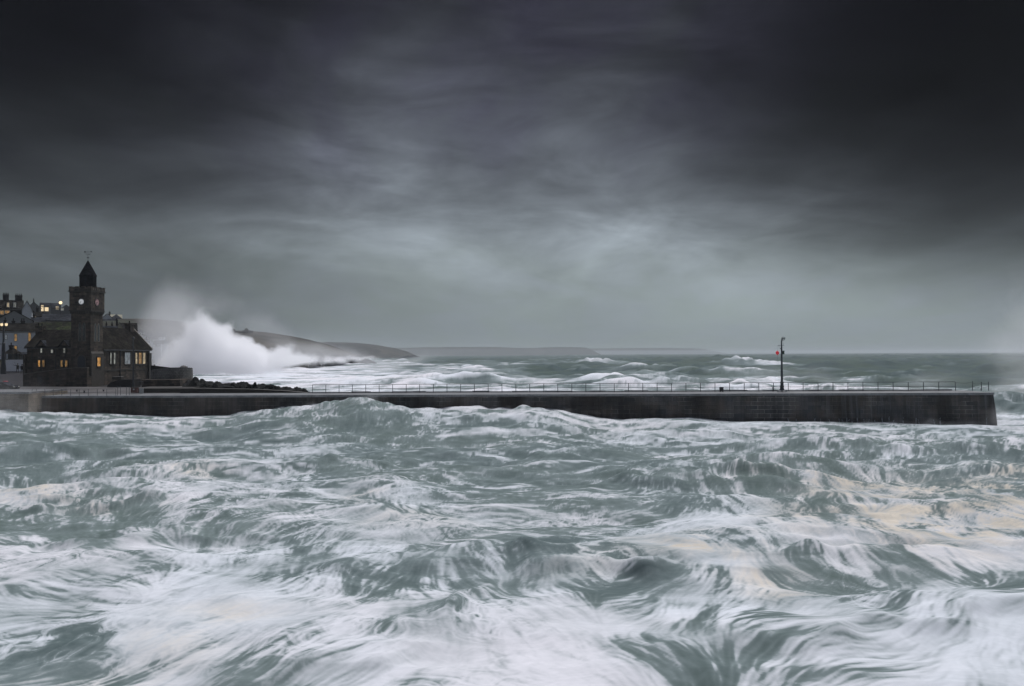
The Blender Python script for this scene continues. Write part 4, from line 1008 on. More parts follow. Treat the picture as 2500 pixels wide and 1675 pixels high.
    MB().box(pu + .002, pu + .35, yend - .8, yend + .002, -1, on_u(366, 862, pu)[1]).build('buttress', MT['ashlar_dark'], rw)
    for X0, X1, mt, mu in ((268.5, 273, 'cold', 0), (277, 282, 'cold', 0), (304, 318, 'glass_glow', 1), (330, 335.5, 'warm_pale', 0), (338, 346, 'warm', 0), (348, 355, 'warm_pale', 0)):
        a = on_u(X0, 889, pu); b = on_u(X1, 860.5, pu); pane_window(rw, None, a[0], b[0], a[1], b[1], 'y', pu, 1, MT[mt], MT['frame'] if 'glass' in mt else MT['frame_dark'], surround=MT['ashlar_dark'], mull=mu, bars=2 if mu else 1)
    # ---------------- stone ramp wall in front
    pf = -1.2
    r = empty('ramp_wall', tuple(base), rz, label='rubble stone ramp wall climbing to the tower door with a small blocked doorway', cat='wall')
    a0 = on_v(58, 914, pf); a1 = on_v(150, 902, pf); a2 = on_v(192, 898.5, pf); a3 = on_v(213, 898.5, pf)
    MB().prism([(a0[0], pf, -1), (a3[0], pf, -1), (a3[0], pf, a3[1]), (a2[0], pf, a2[1]), (a1[0], pf, a1[1]), (a0[0], pf, a0[1])], (0, .5, 0)).build('wall_face', MT['stone'], r)
    mb = MB()
    for p, q in ((a0, a1), (a1, a2), (a2, a3)):
        mb.hexa([(p[0], pf - .06, p[1]), (q[0], pf - .06, q[1]), (q[0], pf + .56, q[1]), (p[0], pf + .56, p[1]), (p[0], pf - .06, p[1] + .1), (q[0], pf - .06, q[1] + .1), (q[0], pf + .56, q[1] + .1), (p[0], pf + .56, p[1] + .1)])
    mb.build('coping', MT['ashlar'], r)
    MB().box(a0[0], a3[0], pf + .5, .9 - .01, -1, a0[1] - .3).build('ramp', MT['stone'], r)
    b0 = on_v(93, 934, pf); b1 = on_v(102.5, 919.5, pf)
    f = MB().box(b0[0] - .12, b1[0] + .12, pf - .05, pf + .02, b0[1], b1[1] + .12).build('doorway', MT['ashlar_dark'], r); MB().box(b0[0], b1[0], pf - .065, pf - .052, b0[1], b1[1]).build('door', MT['frame_dark'], f)
    # rounded mounting block wall below the right wing
    return base

# ------------------------------------------------------------------ waterfront
def along(x, back=0.0, z=0.0):
    return Vector((x, pier_y(x) + back, pier_z(x) + z))
def build_pier():
    wdt = 6.2
    pr = empty('harbour_pier', (0, 0, 0), 0, label='long straight dark stone pier with wet pale deck', cat='pier')
    bl = .38                                             # batter of the faces
    n = 120; bm = MB()
    V = []; 
    xs = np.linspace(PL.x, PR.x, n)
    rows = []
    for i, x in enumerate(xs):
        f = along(x); endx = 0
        wob = lambda s: .03 * mnoise.noise(Vector((x * .5, s, 0)))
        rows.append([Vector((x, f.y - bl + wob(1), -2.5)), Vector((x, f.y + wob(2) - .10, f.z * .5)), Vector((x, f.y + wob(3) * .5, f.z - .28)), Vector((x, f.y + wdt, f.z - .28)), Vector((x, f.y + wdt + bl, -2.5))])
    for k, dxx in enumerate((.42, .2, 0.0, 0, .42)): rows[-1][k].x += dxx
    bmv = [[bm.bm.verts.new(v) for v in r] for r in rows]
    for a, b in zip(bmv, bmv[1:]):
        for k in range(4): bm.bm.faces.new((a[k], b[k], b[k + 1], a[k + 1]))
    bm.bm.faces.new(bmv[-1]); bm.bm.faces.new(bmv[0][::-1])
    bm.build('wall', MT['pier'], pr)
    # coping stones along the front and the end, individually cut, slightly uneven
    bm = MB(); x = PL.x
    while x < PR.x - .2:
        L = random.uniform(1.0, 1.5); x2 = min(x + L - .012, PR.x + .03); a = along(x); b = along(x2); dz = random.uniform(-.008, .008); ov = .05 + random.uniform(-.012, .012)
        bm.hexa([(x, a.y - ov, a.z - .28), (x2, b.y - ov, b.z - .28), (x2, b.y + .7, b.z - .28), (x, a.y + .7, a.z - .28), (x, a.y - ov, a.z + dz), (x2, b.y - ov, b.z + dz), (x2, b.y + .7, b.z + dz), (x, a.y + .7, a.z + dz)])
        x += L
    bm.build('coping', MT['coping'], pr)
    bm = MB(); a = along(PL.x); b = along(PR.x)
    bm.hexa([(a.x, a.y + .71, a.z - .28), (b.x, b.y + .71, b.z - .28), (b.x, b.y + wdt + .05, b.z - .28), (a.x, a.y + wdt + .05, a.z - .28), (a.x, a.y + .71, a.z - .012), (b.x, b.y + .71, b.z - .012), (b.x, b.y + wdt + .05, b.z - .012), (a.x, a.y + wdt + .05, a.z - .012)])
    bm.build('deck', MT['deck'], pr)
    # seaward kerb with broken, wet edge
    bm = MB(); xk = P(745, 960, 108).x; x = xk
    while x < PR.x - 3.0:
        L = random.uniform(1.6, 3.2); x2 = x + L - .03; a = along(x, wdt - .35); b = along(x2, wdt - .35); h_ = random.uniform(.10, .2)
        bm.hexa([(x, a.y, a.z - .01), (x2, b.y, b.z - .01), (x2, b.y + .38, b.z - .01), (x, a.y + .38, a.z - .01), (x, a.y, a.z + h_), (x2, b.y, b.z + h_), (x2, b.y + .38, b.z + h_), (x, a.y + .38, a.z + h_)]); x += L
    bm.build('kerb', MT['coping'], pr)
    # jets of water draining from the wall foot
    bm = MB()
    for i in range(46):
        X = random.choice((random.uniform(1900, 2425), random.uniform(1960, 2300), random.uniform(480, 600)))
        p = P(X, 1037, pier_y((X - 1250) / FPX * 98) - .45); h_ = random.uniform(.25, .75); lean = random.uniform(-.15, .15)
        z0 = .0; q0 = Vector((p.x, p.y, .1)); q1 = Vector((p.x + lean * .6, p.y + .12, .5 + h_ * .6)); q2 = Vector((p.x + lean * 1.4, p.y + .02, .45 + h_))
        bm.tube(q0, q1, .05, .04, 5); bm.tube(q1, q2, .04, .01, 5)
    mj, t, b = base_mat('white_run_off'); v = coords(t); t.put(b.inputs['Base Color'], (.42, .45, .48)); b.inputs['Roughness'].default_value = .6
    t.put(b.inputs['Alpha'], t.maprange(t.noise(v, 3.0, 3), .35, .6, .15, .75))
    o = bm.build('spray', mj); tag(o, 'thin white jets of water draining down the foot of the pier', 'spray', kind='stuff')

    # main railing
    back = wdt - .55
    def rail_post(X, D, hgt, parent, r=.032, origin=Vector((0, 0, 0)), name='post'):
        x = (X - 1250) / FPX * D; p = along(x, back) - origin; MB().tube(p - Vector((0, 0, .02)), p + Vector((0, 0, hgt)), r, r, 6).build(name, MT['rail'], parent); return p
    xs_ = []
    X = 763.0; sp = 32.5
    while X < 2332:
        xs_.append(X); X += 32.3 + (X - 763) / 1567 * 5.2
    Xend = 2331; xs_[-1] = Xend
    def depth(X): return 112.4 - (X - 763) / (2331 - 763) * 8.9 if False else None
    def rail_pt(X):
        # intersect the pixel column with the railing line
        D = 103.0
        for _ in range(6): D = pier_y((X - 1250) / FPX * D) + back
        return (X - 1250) / FPX * D
    org = along(rail_pt(1550), back); rr = empty('pier_railing', tuple(org), 0, label='long two-bar iron railing along the seaward edge of the pier', cat='railing')
    H = 1.12
    for X in xs_:
        x = rail_pt(X); p = along(x, back) - org; j = random.uniform(-.012, .012)
        MB().tube(p - Vector((0, 0, .02)), p + Vector((j, 0, H)), .045, .04, 6).build('post', MT['rail'], rr)
    for hh in (H, .56):
        mb = MB(); pts = [along(rail_pt(X), back, hh + random.uniform(-.008, .008)) - org for X in xs_]; mb.path(pts, .034 if hh == H else .028, 5); mb.build('rail', MT['rail'], rr)
    # chain posts at the very end
    org = along(rail_pt(2373), back); cr_ = empty('chain_railing', tuple(org), 0, label='three end posts linked by sagging chains at the pier head', cat='railing')
    pp = []
    for X, hh in ((2373, 1.2), (2394.5, 1.1), (2412, 1.12)):
        p = along(rail_pt(X), back) - org; pp.append((p, hh)); MB().tube(p - Vector((0, 0, .02)), p + Vector((0, 0, hh)), .05, .045, 6).build('post', MT['rail'], cr_)
    mb = MB(); pts0 = along(rail_pt(2331), back, 1.08) - org
    segs = [(pts0, pp[0][0] + Vector((0, 0, 1.1)))] + [(pp[i][0] + Vector((0, 0, hh)), pp[i + 1][0] + Vector((0, 0, hh))) for i in (0, 1) for hh in (1.0, .52)]
    for a, b in segs:
        L = (b - a).length; mb.path([a.lerp(b, t) - Vector((0, 0, .16 * 4 * t * (1 - t))) for t in np.linspace(0, 1, 9)], .02, 4)
    mb.build('chain', MT['rail'], cr_)
    # small stub posts
    for X, hh, lb in ((1882.5, .56, 'short iron stub post left of the signal mast'), (2390, .25, 'tiny iron stub beside the chain posts')):
        p = along(rail_pt(X), back - .5 if X < 2000 else back - .3); mb = MB(); mb.tube((0, 0, -.02), (0, 0, hh), .05, .045, 8); mb.tube((0, 0, hh - .06), (0, 0, hh), .085, .085, 8)
        o = mb.build('stub_post', MT['rail']); o.location = p; tag(o, lb, 'post')
    # equipment box
    a = along(rail_pt(1756), back - .9); r = empty('equipment_box', tuple(a), 0, label='small dark box standing on the pier deck by the railing', cat='box')
    MB().box(-.23, .23, -.2, .2, .05, .56).build('body', MT['iron'], r, bevel=.02); MB().box(-.26, .26, -.23, .23, .56, .61).build('lid', MT['iron'], r)
    for sx in (-.17, .17): MB().box(sx - .04, sx + .04, -.18, .18, -.01, .05).build('foot', MT['iron'], r)
    # pale stones left on the deck edge
    # ---- signal mast
    xm = rail_pt(1908) * .985; base = along(xm, back - 1.6); base.x = (1908 - 1250) / FPX * base.y
    mr = empty('signal_mast', tuple(base), 0, label='tall dark iron signal mast with a flared base and ring top', cat='mast')
    k = base.y / FPX
    def Z(Y): return (960.5 - Y) * k
    MB().lathe([(.62, 0), (.60, .06), (.40, .16), (.30, .30), (.235, .50), (.24, .62), (.22, .66)], (0, 0, 0), 20).build('base', MT['mast'], mr, smooth=False)
    MB().lathe([(.235, .66), (.26, .70), (.26, .78), (.205, .84), (.195, 1.12), (.235, 1.18), (.235, 1.26), (.165, 1.32)], (0, 0, 0), 16).build('pedestal', MT['mast'], mr)
    z1, z2, z3 = Z(911), Z(852), Z(843)
    MB().lathe([(.150, 1.32), (.138, z1), (.155, z1 + .03), (.155, z1 + .09), (.125, z1 + .12), (.10, z2), (.085, z3)], (0, 0, 0), 14).build('shaft', MT['mast'], mr)
    top = [Vector((0, 0, z3)), Vector((-.02, 0, Z(839))), Vector((.02, 0, Z(835.5))), Vector((.10, 0, Z(832))), Vector((.22, 0, Z(830)))]
    mb = MB()
    for a, b in zip(top, top[1:]): mb.tube(a, b, .085, .08, 8)
    hook = mb.build('curved_head', MT['mast'], mr)
    rc = Vector((.21, 0, Z(831.0))); mb = MB().torus(rc, (0, 1, 0), .21, .035, 24, 6); mb.tube(rc + Vector((-.1, 0, -.06)), rc + Vector((.28, 0, .09)), .05, .04, 6); mb.tube(rc + Vector((-.15, 0, .13)), rc + Vector((.15, 0, -.13)), .025, .025, 5)
    mb.ball(rc + Vector((.27, 0, .09)), .06, 1); mb.build('lamp_ring', MT['mast'], hook)
    mb = MB(); zc = Z(847.5); mb.tube((-.46, 0, zc + .02), (.30, 0, zc), .025, .025, 5); mb.tube((-.46, 0, zc + .05), (-.46, 0, zc - .05), .03, .03, 5); mb.ball((.3, 0, zc), .035, 1); mb.ball((-.26, 0, zc), .035, 1); mb.build('cross_arm', MT['mast'], mr)
    zb = Z(865.5); mb = MB(); mb.path([Vector((-.46, 0, zc)), Vector((-.48, 0, (zc + zb) / 2)), Vector((-.55, 0, zb + .2))], .012, 4); mb.path([Vector((-.25, 0, zc)), Vector((-.25, 0, zc - .5))], .009, 4)
    mb.path([Vector((-.55, 0, zb - .2)), Vector((-.58, 0, zb - .85))], .009, 4); mb.path([Vector((.1, 0, Z(836))), Vector((.14, 0, Z(840))), Vector((.22, 0, Z(844))), Vector((.28, 0, zc))], .012, 4); mb.build('halyard', MT['iron'], mr)
    MB().ball((-.06 - .08, 0, Z(855)), .08, 1).build('pulley', MT['mast'], mr)
    mb = MB(); mb.box(.10, .30, -.12, .12, Z(869), Z(861)); mb.box(.08, .34, -.15, .15, Z(861), Z(860.2)); mb.tube((.30, 0, Z(862)), (.42, 0, Z(862)), .02, .02, 5); mb.tube((.30, 0, Z(868)), (.42, 0, Z(868)), .02, .02, 5); mb.build('lamp_box', MT['green'], mr)
    o = MB().ball((0, 0, 0), .22, 3, (1, 1, 1.1)); o.lathe([(.03, -.3), (.06, -.22), (.06, .22), (.03, .30)], (0, 0, 0), 8); 
    o = o.build('storm_signal', MT['red'], None, smooth=True); o.location = base + Vector((-.55, 0, zb)); tag(o, 'round red storm signal hanging from the mast arm', 'signal')

    # ---- harbour-side railing on the left quay
    orgx = PL.x + 1; org = along(orgx, .35); qr = empty('quay_railing', tuple(org), 0, label='thin two-bar iron railing on the quay edge in front of the hall', cat='railing')
    Xq = [79, 90, 110, 130.5, 151.5, 173, 194, 216, 238, 261, 283]
    def qx(X):
        D = 106.
        for _ in range(6): D = pier_y((X - 1250) / FPX * D) + .35
        return (X - 1250) / FPX * D
    for X in Xq: p = along(qx(X), .35) - org; MB().tube(p - Vector((0, 0, .02)), p + Vector((0, 0, .92)), .03, .028, 6).build('post', MT['rail'], qr)
    for hh in (.9, .45): MB().path([along(qx(X), .35, hh) - org for X in Xq], .022, 5).build('rail', MT['rail'], qr)
    org = along(qx(295), .35); gr = empty('ladder_rail', tuple(org), 0, label='cluster of short handrail posts at the quay steps', cat='railing')
    for X, hh, dy in ((285, 1.25, .3), (292, 1.3, .3), (302, 1.2, .8), (309, 1.15, .8)): p = along(qx(X), .35 + dy) - org; MB().tube(p - Vector((0, 0, .02)), p + Vector((0, 0, hh)), .03, .03, 6).build('post', MT['rail'], gr)
    for a, b, dy in ((285, 292, .3), (302, 309, .8)): MB().path([along(qx(a), .35 + dy, 1.2) - org, along(qx(b), .35 + dy, 1.18) - org], .024, 5).build('rail', MT['rail'], gr)

    # ---- buff quay corner on the far left
    a = P(-500, 956, 103.0); b = P(70, 957, 103.0); r = empty('quay_wall', (b.x, b.y, 0), 0, label='buff stone quay corner with pale coping at the left edge', cat='wall')
    W = b.x - a.x
    mb = MB(); mb.hexa([(-W, -.5, -2.5), (.35, -.5, -2.5), (.35, 9, -2.5), (-W, 9, -2.5), (-W, 0, b.z - .25), (0, 0, b.z - .25), (0, 9, b.z - .25), (-W, 9, b.z - .25)]); mb.build('wall_face', MT['stone_warm'], r)
    mb = MB(); x = -W
    while x < -.1:
        L = random.uniform(1.1, 1.7); mb.box(x, min(x + L - .015, .06), -.06, .6, b.z - .25, b.z + random.uniform(-.01, .01)); x += L
    mb.build('coping', MT['coping'], r)
    MB().box(-W, -.02, .61, 9, b.z - .25, b.z - .015).build('paving', MT['deck'], r)
    # quay apron (sloping pale slip behind the railing)
    q = MB(); za = PL.z - .02
    x0, x1 = PL.x - 20, P(330, 960, 110).x
    q.hexa([(x0, 109.5, -2), (x1 + 6, 109.5, -2), (x1 + 2, 124, -2), (x0, 124, -2), (x0, 109.5, za), (x1 + 6, 109.5, za), (x1 + 2, 124, za + .35), (x0, 124, za + .7)])
    o = q.build('quay_apron', plain('wet_brown_paving', (.105, .10, .098), .5, .35, .35, .2, spec=.15)); tag(o, 'wet paved apron between the railing and the hall', kind='structure')
    return rail_pt

def rock_mesh(name, c, s, seed, mat='rock', sub=4):
    bm = bmesh.new(); bmesh.ops.create_icosphere(bm, subdivisions=sub, radius=1.0)
    off = Vector((seed * 3.1, seed * 1.7, seed * .9))
    for v in bm.verts:
        p = v.co.copy(); n = mnoise.fractal(p * 1.1 + off, 1.0, 2.0, 5); r = mnoise.multi_fractal(p * .8 + off, 1.0, 2.1, 3)
        cell = mnoise.cell(p * 1.6 + off); d = 1 + .38 * n + .18 * (r - 1) + .10 * cell
        q = p * d; q.z = q.z if q.z > -.4 else -.4
        v.co = Vector((q.x * s[0], q.y * s[1], q.z * s[2]))
    me = bpy.data.meshes.new(name); bm.to_mesh(me); bm.free(); me.materials.append(MT[mat])
    o = bpy.data.objects.new(name, me); col.objects.link(o); o.location = c; return o

def build_shore():
    k = 1 / FPX
    # ledge: long low dark wall behind the pier root
    a = P(332, 950, 112.5); b = P(748, 960.5, 112.5)
    r = empty('low_wall', (a.x, 112.5, 0), 0, label='long low dark wall tapering along the pier root', cat='wall')
    mid = P(620, 952, 112.5)
    prof = [(0, -1), (b.x - a.x, -1), (b.x - a.x, b.z), (P(700, 956, 112.5).x - a.x, P(700, 956, 112.5).z), (mid.x - a.x, mid.z), (P(500, 950, 112.5).x - a.x, P(500, 950, 112.5).z), (0, a.z)]
    MB().prism([(x, 0, z) for x, z in prof], (0, 1.2, 0)).build('wall_face', MT['ashlar_dark'], r)
    mb = MB()
    for p, q in zip(prof[2:], prof[3:]):
        mb.hexa([(q[0], -.05, q[1] + .002), (p[0], -.05, p[1] + .002), (p[0], 1.25, p[1] + .002), (q[0], 1.25, q[1] + .002), (q[0], -.05, q[1] + .09), (p[0], -.05, p[1] + .09), (p[0], 1.25, p[1] + .09), (q[0], 1.25, q[1] + .09)])
    mb.build('coping', MT['ashlar_dark'], r)
    # terrace steps up to the bastion
    r = empty('terrace', tuple(P(330, 955, 116)), 0, label='stepped stone terrace between lamp post and curved sea wall', cat='terrace')
    L0 = Vector(r.location)
    for i, (X0, X1, Yt, D0, D1) in enumerate(((330, 470, 947, 114, 122), (346, 440, 927, 119, 126), (372, 386, 906, 122, 128))):
        p = P(X0, Yt, D0); q = P(X1, Yt, D0); MB().box(p.x - L0.x, q.x - L0.x, D0 - L0.y, D1 - L0.y, -5, p.z - L0.z).build('step', MT['stone'] if i else MT['ashlar_dark'], r)
    # curved bastion
    c = P(420, 955, 124); top = P(420, 902, 121).z; R0 = 3.0
    r = empty('sea_wall', (c.x, c.y, 0), 0, label='curved rubble sea wall with a rounded end pillar facing the spray', cat='wall')
    mb = MB(); pts = []; n = 40
    ring_b = []; ring_t = []
    for i in range(n + 1):
        t = math.pi * (1.05 + 1.05 * i / n)          # from left, through the front, to the right and back
        ring_b.append(Vector(((R0 + .45) * math.cos(t) * 1.0, (R0 + .45) * math.sin(t), -2))); zt_ = top - .35 * (1 - math.sin(i / n * math.pi)) + .5 * (i / n)
        ring_t.append(Vector((R0 * math.cos(t), R0 * math.sin(t), zt_)))
    bmm = mb.bm
    vb = [bmm.verts.new(v) for v in ring_b]; vt = [bmm.verts.new(v) for v in ring_t]; vi = [bmm.verts.new(Vector((v.x * .8, v.y * .8, v.z))) for v in ring_t]; vj = [bmm.verts.new(Vector((v.x * .8, v.y * .8, -2))) for v in ring_t]
    for i in range(n):
        bmm.faces.new((vb[i], vb[i + 1], vt[i + 1], vt[i])); bmm.faces.new((vt[i], vt[i + 1], vi[i + 1], vi[i])); bmm.faces.new((vi[i], vi[i + 1], vj[i + 1], vj[i]))
    for q in (0, n): bmm.faces.new((vb[q], vt[q], vi[q], vj[q]))
    rub = masonry('grey_rubble', (.105, .105, .10), (.16, .158, .15), (.07, .07, .068), .35, .25, .03, stain=.3)
    mb.build('wall_face', rub, r)
    MB().lathe([(R0 * .79, -2), (R0 * .79, top - .9)], (0, 0, 0), 32).build('infill', MT['stone'], r)
    pp = P(449, 896, 125.5) - Vector((c.x, c.y, 0)); MB().lathe([(.75, -2), (.68, pp.z - .25), (.60, pp.z - .02), (.38, pp.z + .18), (.1, pp.z + .25)], (pp.x, pp.y, 0), 14).build('pillar', rub, r)
    # dark parapet from hall to pillar
    p0 = P(368, 892, 134); p1 = P(445, 901, 128); r = empty('parapet_wall', (p0.x, p0.y, 0), 0, label='dark straight parapet linking the hall to the curved sea wall', cat='wall')
    d = Vector((p1.x - p0.x, p1.y - p0.y, 0)); MB().hexa([(0, 0, -1), (d.x, d.y, -1), (d.x, d.y + .5, -1), (0, .5, -1), (0, 0, p0.z), (d.x, d.y, p1.z), (d.x, d.y + .5, p1.z), (0, .5, p0.z)]).build('wall_face', MT['dark_wall'], r)
    MB().ball((P(376, 891, 134).x - p0.x, -.1 + .3, p0.z + .02), .14, 1).build('finial', MT['iron'], r)
    # sloping dark steps / retaining wall below the right wing
    p0 = P(262, 940, 124); r = empty('stair_wall', (p0.x, 124, 2.5), 0, label='dark sloping stair wall below the right wing', cat='wall')
    W = (325 - 262) * 124 * k
    zz = lambda Y: P(290, Y, 124).z - 2.5
    MB().prism([(0, 0, -1), (W, 0, -1), (W, 0, zz(926)), (W * .45, 0, zz(927)), (W * .12, 0, zz(934)), (0, 0, zz(941))], (0, 2.5, 0)).build('wall_face', MT['dark_wall'], r)
    MB().box(W * .18, W * .55, -.05, .9, zz(927), zz(919)).build('bench_block', MT['ashlar_dark'], r, bevel=.06)
    # planters / dark van-like shed by the terrace
    p0 = P(374, 928, 121.5); r = empty('store_shed', tuple(p0), 0, label='small dark sloping-roofed store against the curved sea wall', cat='shed')
    MB().prism([(0, 0, -.6), (0, 2, -.6), (0, 2, 1.5), (0, 0, 1.05)], (.95, 0, 0)).build('body', MT['frame_dark'], r); MB().hexa([(-.06, -.1, 1.06), (1.01, -.1, 1.06), (1.01, 2.1, 1.53), (-.06, 2.1, 1.53), (-.06, -.1, 1.12), (1.01, -.1, 1.12), (1.01, 2.1, 1.59), (-.06, 2.1, 1.59)]).build('roof', MT['slate'], r)
    # bin
    p0 = P(343.5, 941, 117.5); r = empty('litter_bin', tuple(p0), 0, label='squat dark litter bin beside the pole', cat='bin')
    MB().box(-.24, .24, -.22, .22, 0, .52).build('body', MT['frame_dark'], r, bevel=.03); MB().box(-.27, .27, -.25, .25, .52, .60).build('lid', MT['iron'], r, bevel=.02)
    # tall pole
    p0 = P(325.5, 944, 113.5); h_ = (944 - 822) * 113.5 * k; r = empty('lamp_post', tuple(p0), 0, label='tall black pole with a small lantern head before the right wing', cat='lamp post')
    MB().lathe([(.15, -.2), (.15, .5), (.11, .6), (.09, h_ * .6), (.065, h_ - .45)], (0, 0, 0), 10).build('pole', MT['iron'], r)
    MB().lathe([(.06, h_ - .45), (.14, h_ - .38), (.16, h_ - .12), (.06, h_)], (0, 0, 0), 8).build('lantern', MT['iron'], r)
    MB().box(-.35, 0, -.02, .02, h_ - 1.2, h_ - 1.15).build('bracket', MT['iron'], r)
    # kiosk base and sign
    p0 = P(329, 957, 111.3); r = empty('control_box', tuple(p0), 0, label='dull red box with a pale lifebuoy-like disc at the foot of the pole', cat='box')
    MB().box(-.42, .42, -.3, .3, -.1, .62).build('body', plain('dull_red_brown', (.10, .05, .045), .7), r, bevel=.03); MB().box(-.46, .46, -.34, .34, .62, .68).build('lid', MT['ashlar_dark'], r)
    MB().tube((.02, -.31, .38), (.02, -.335, .38), .11, .11, 16).build('disc', MT['sign'], r)
    p0 = P(345.5, 962, 110.9); r = empty('notice_board', tuple(p0), 0, label='white square harbour notice on the low wall near the pole', cat='sign')
    for sx in (-.2, .2): MB().box(sx - .025, sx + .025, .02, .06, -.1, .8).build('post', MT['iron'], r)
    MB().box(-.29, .29, -.02, .02, .06, .82).build('panel', MT['sign'], r)
    mb = MB()
    for i in range(5):
        zz_ = .72 - i * .13
        for j in range(5 if i % 2 else 4): mb.box(-.22 + j * .1, -.15 + j * .1 + (.01 * (i % 2)), -.026, -.022, zz_ - .03, zz_)
    mb.build('printed_lines', MT['ink'], r)
    # bollards along the apron
    for X, Y, D, nm in ((188, 948, 116, 'small dark bollard in front of the ramp wall'), (253, 946, 116, 'small dark bollard below the tower corner'), (132, 951, 113, 'small dark bollard near the quay railing'), (206, 951, 113, 'low dark bollard beside the tower foot')):
        p = P(X, Y, D); p.z = 3.5 + (D - 110) * .02
        o = MB().lathe([(.11, -.1), (.10, .15), (.09, .26), (.14, .30), (.14, .34), (.06, .37)], (0, 0, 0), 12).build('bollard', MT['iron']); o.location = (p.x, p.y, PL.z + .05); tag(o, nm, 'bollard', 'bollards on the apron')
    # reef
    xs = np.linspace(P(455, 0, 118).x, P(760, 0, 118).x, 120); ys = np.linspace(113.8, 127, 46)
    X_, Y_ = np.meshgrid(xs, ys); u = 1250 + FPX * X_ / 118.
    topY = np.interp(u, [455, 480, 500, 530, 560, 600, 640, 680, 700, 720, 740, 760], [928, 927, 930, 934, 936, 938, 941, 944, 945, 948, 952, 964])
    topz = CAMZ - (topY - hpix(600)) / FPX * 118
    cr2 = np.exp(-((Y_ - 118.5) / 5.2) ** 2)
    rid = np.abs(nz(BAND, X_, Y_, 2.2, 5, 6)) * .30 + np.abs(nz(BAND, X_, Y_, .9, 15, 36)) * .13
    Z_ = -1.5 + (topz + 1.4) * cr2 + (rid - .2) * .8
    o = np_mesh('reef', np.stack([X_, Y_, Z_], -1).reshape(-1, 3), grid_faces(*X_.shape), [MT['rock']], smooth=False); tag(o, 'low dark rocky reef running out beside the pier root', kind='structure')
    # named boulders standing above the reef
    rk = [(478, 948, 1.6, .8, 'flat dark rock slab against the curved sea wall', 116), (505, 938, 1.5, .95, 'broad humped rock behind the reef edge', 119), (530, 942, 1.3, .7, 'low rock hump right of the broad one', 119), (572, 940, .8, .95, 'pointed dark rock near the reef centre', 117), (585, 944, .7, .6, 'small low rock beside the pointed rock', 117.5),
          (608, 942, .65, 1.1, 'steep left-hand rock of the close pair', 117), (622, 943, .75, 1.15, 'steep right-hand rock of the close pair', 117.4), (660, 944, 1.0, 1.05, 'lone triangular rock towards the reef end', 117), (648, 950, .9, .5, 'low rock at the foot of the triangular one', 116), (706, 952, 1.6, .55, 'long low rock nose near the railing start', 116), (725, 957, 1.3, .45, 'last flat rock before the railing', 115.5), (555, 946, 1.6, .55, 'long flat rock ledge at the reef middle', 116)]
    for i, (X, Y, sx, sz, lb, D) in enumerate(rk):
        p = P(X, Y, D); o = rock_mesh('rock', (p.x, p.y, p.z - sz * .75), (sx * .85, sx * .8, sz), i + 2); tag(o, lb, 'rock', 'rocks on the reef')
    p = P(476, 930, 150); o = rock_mesh('rock', (p.x, p.y, p.z - .25), (.9, .7, .45), 33); tag(o, 'tiny isolated rock awash in the foam behind the reef', 'rock', 'rocks on the reef')

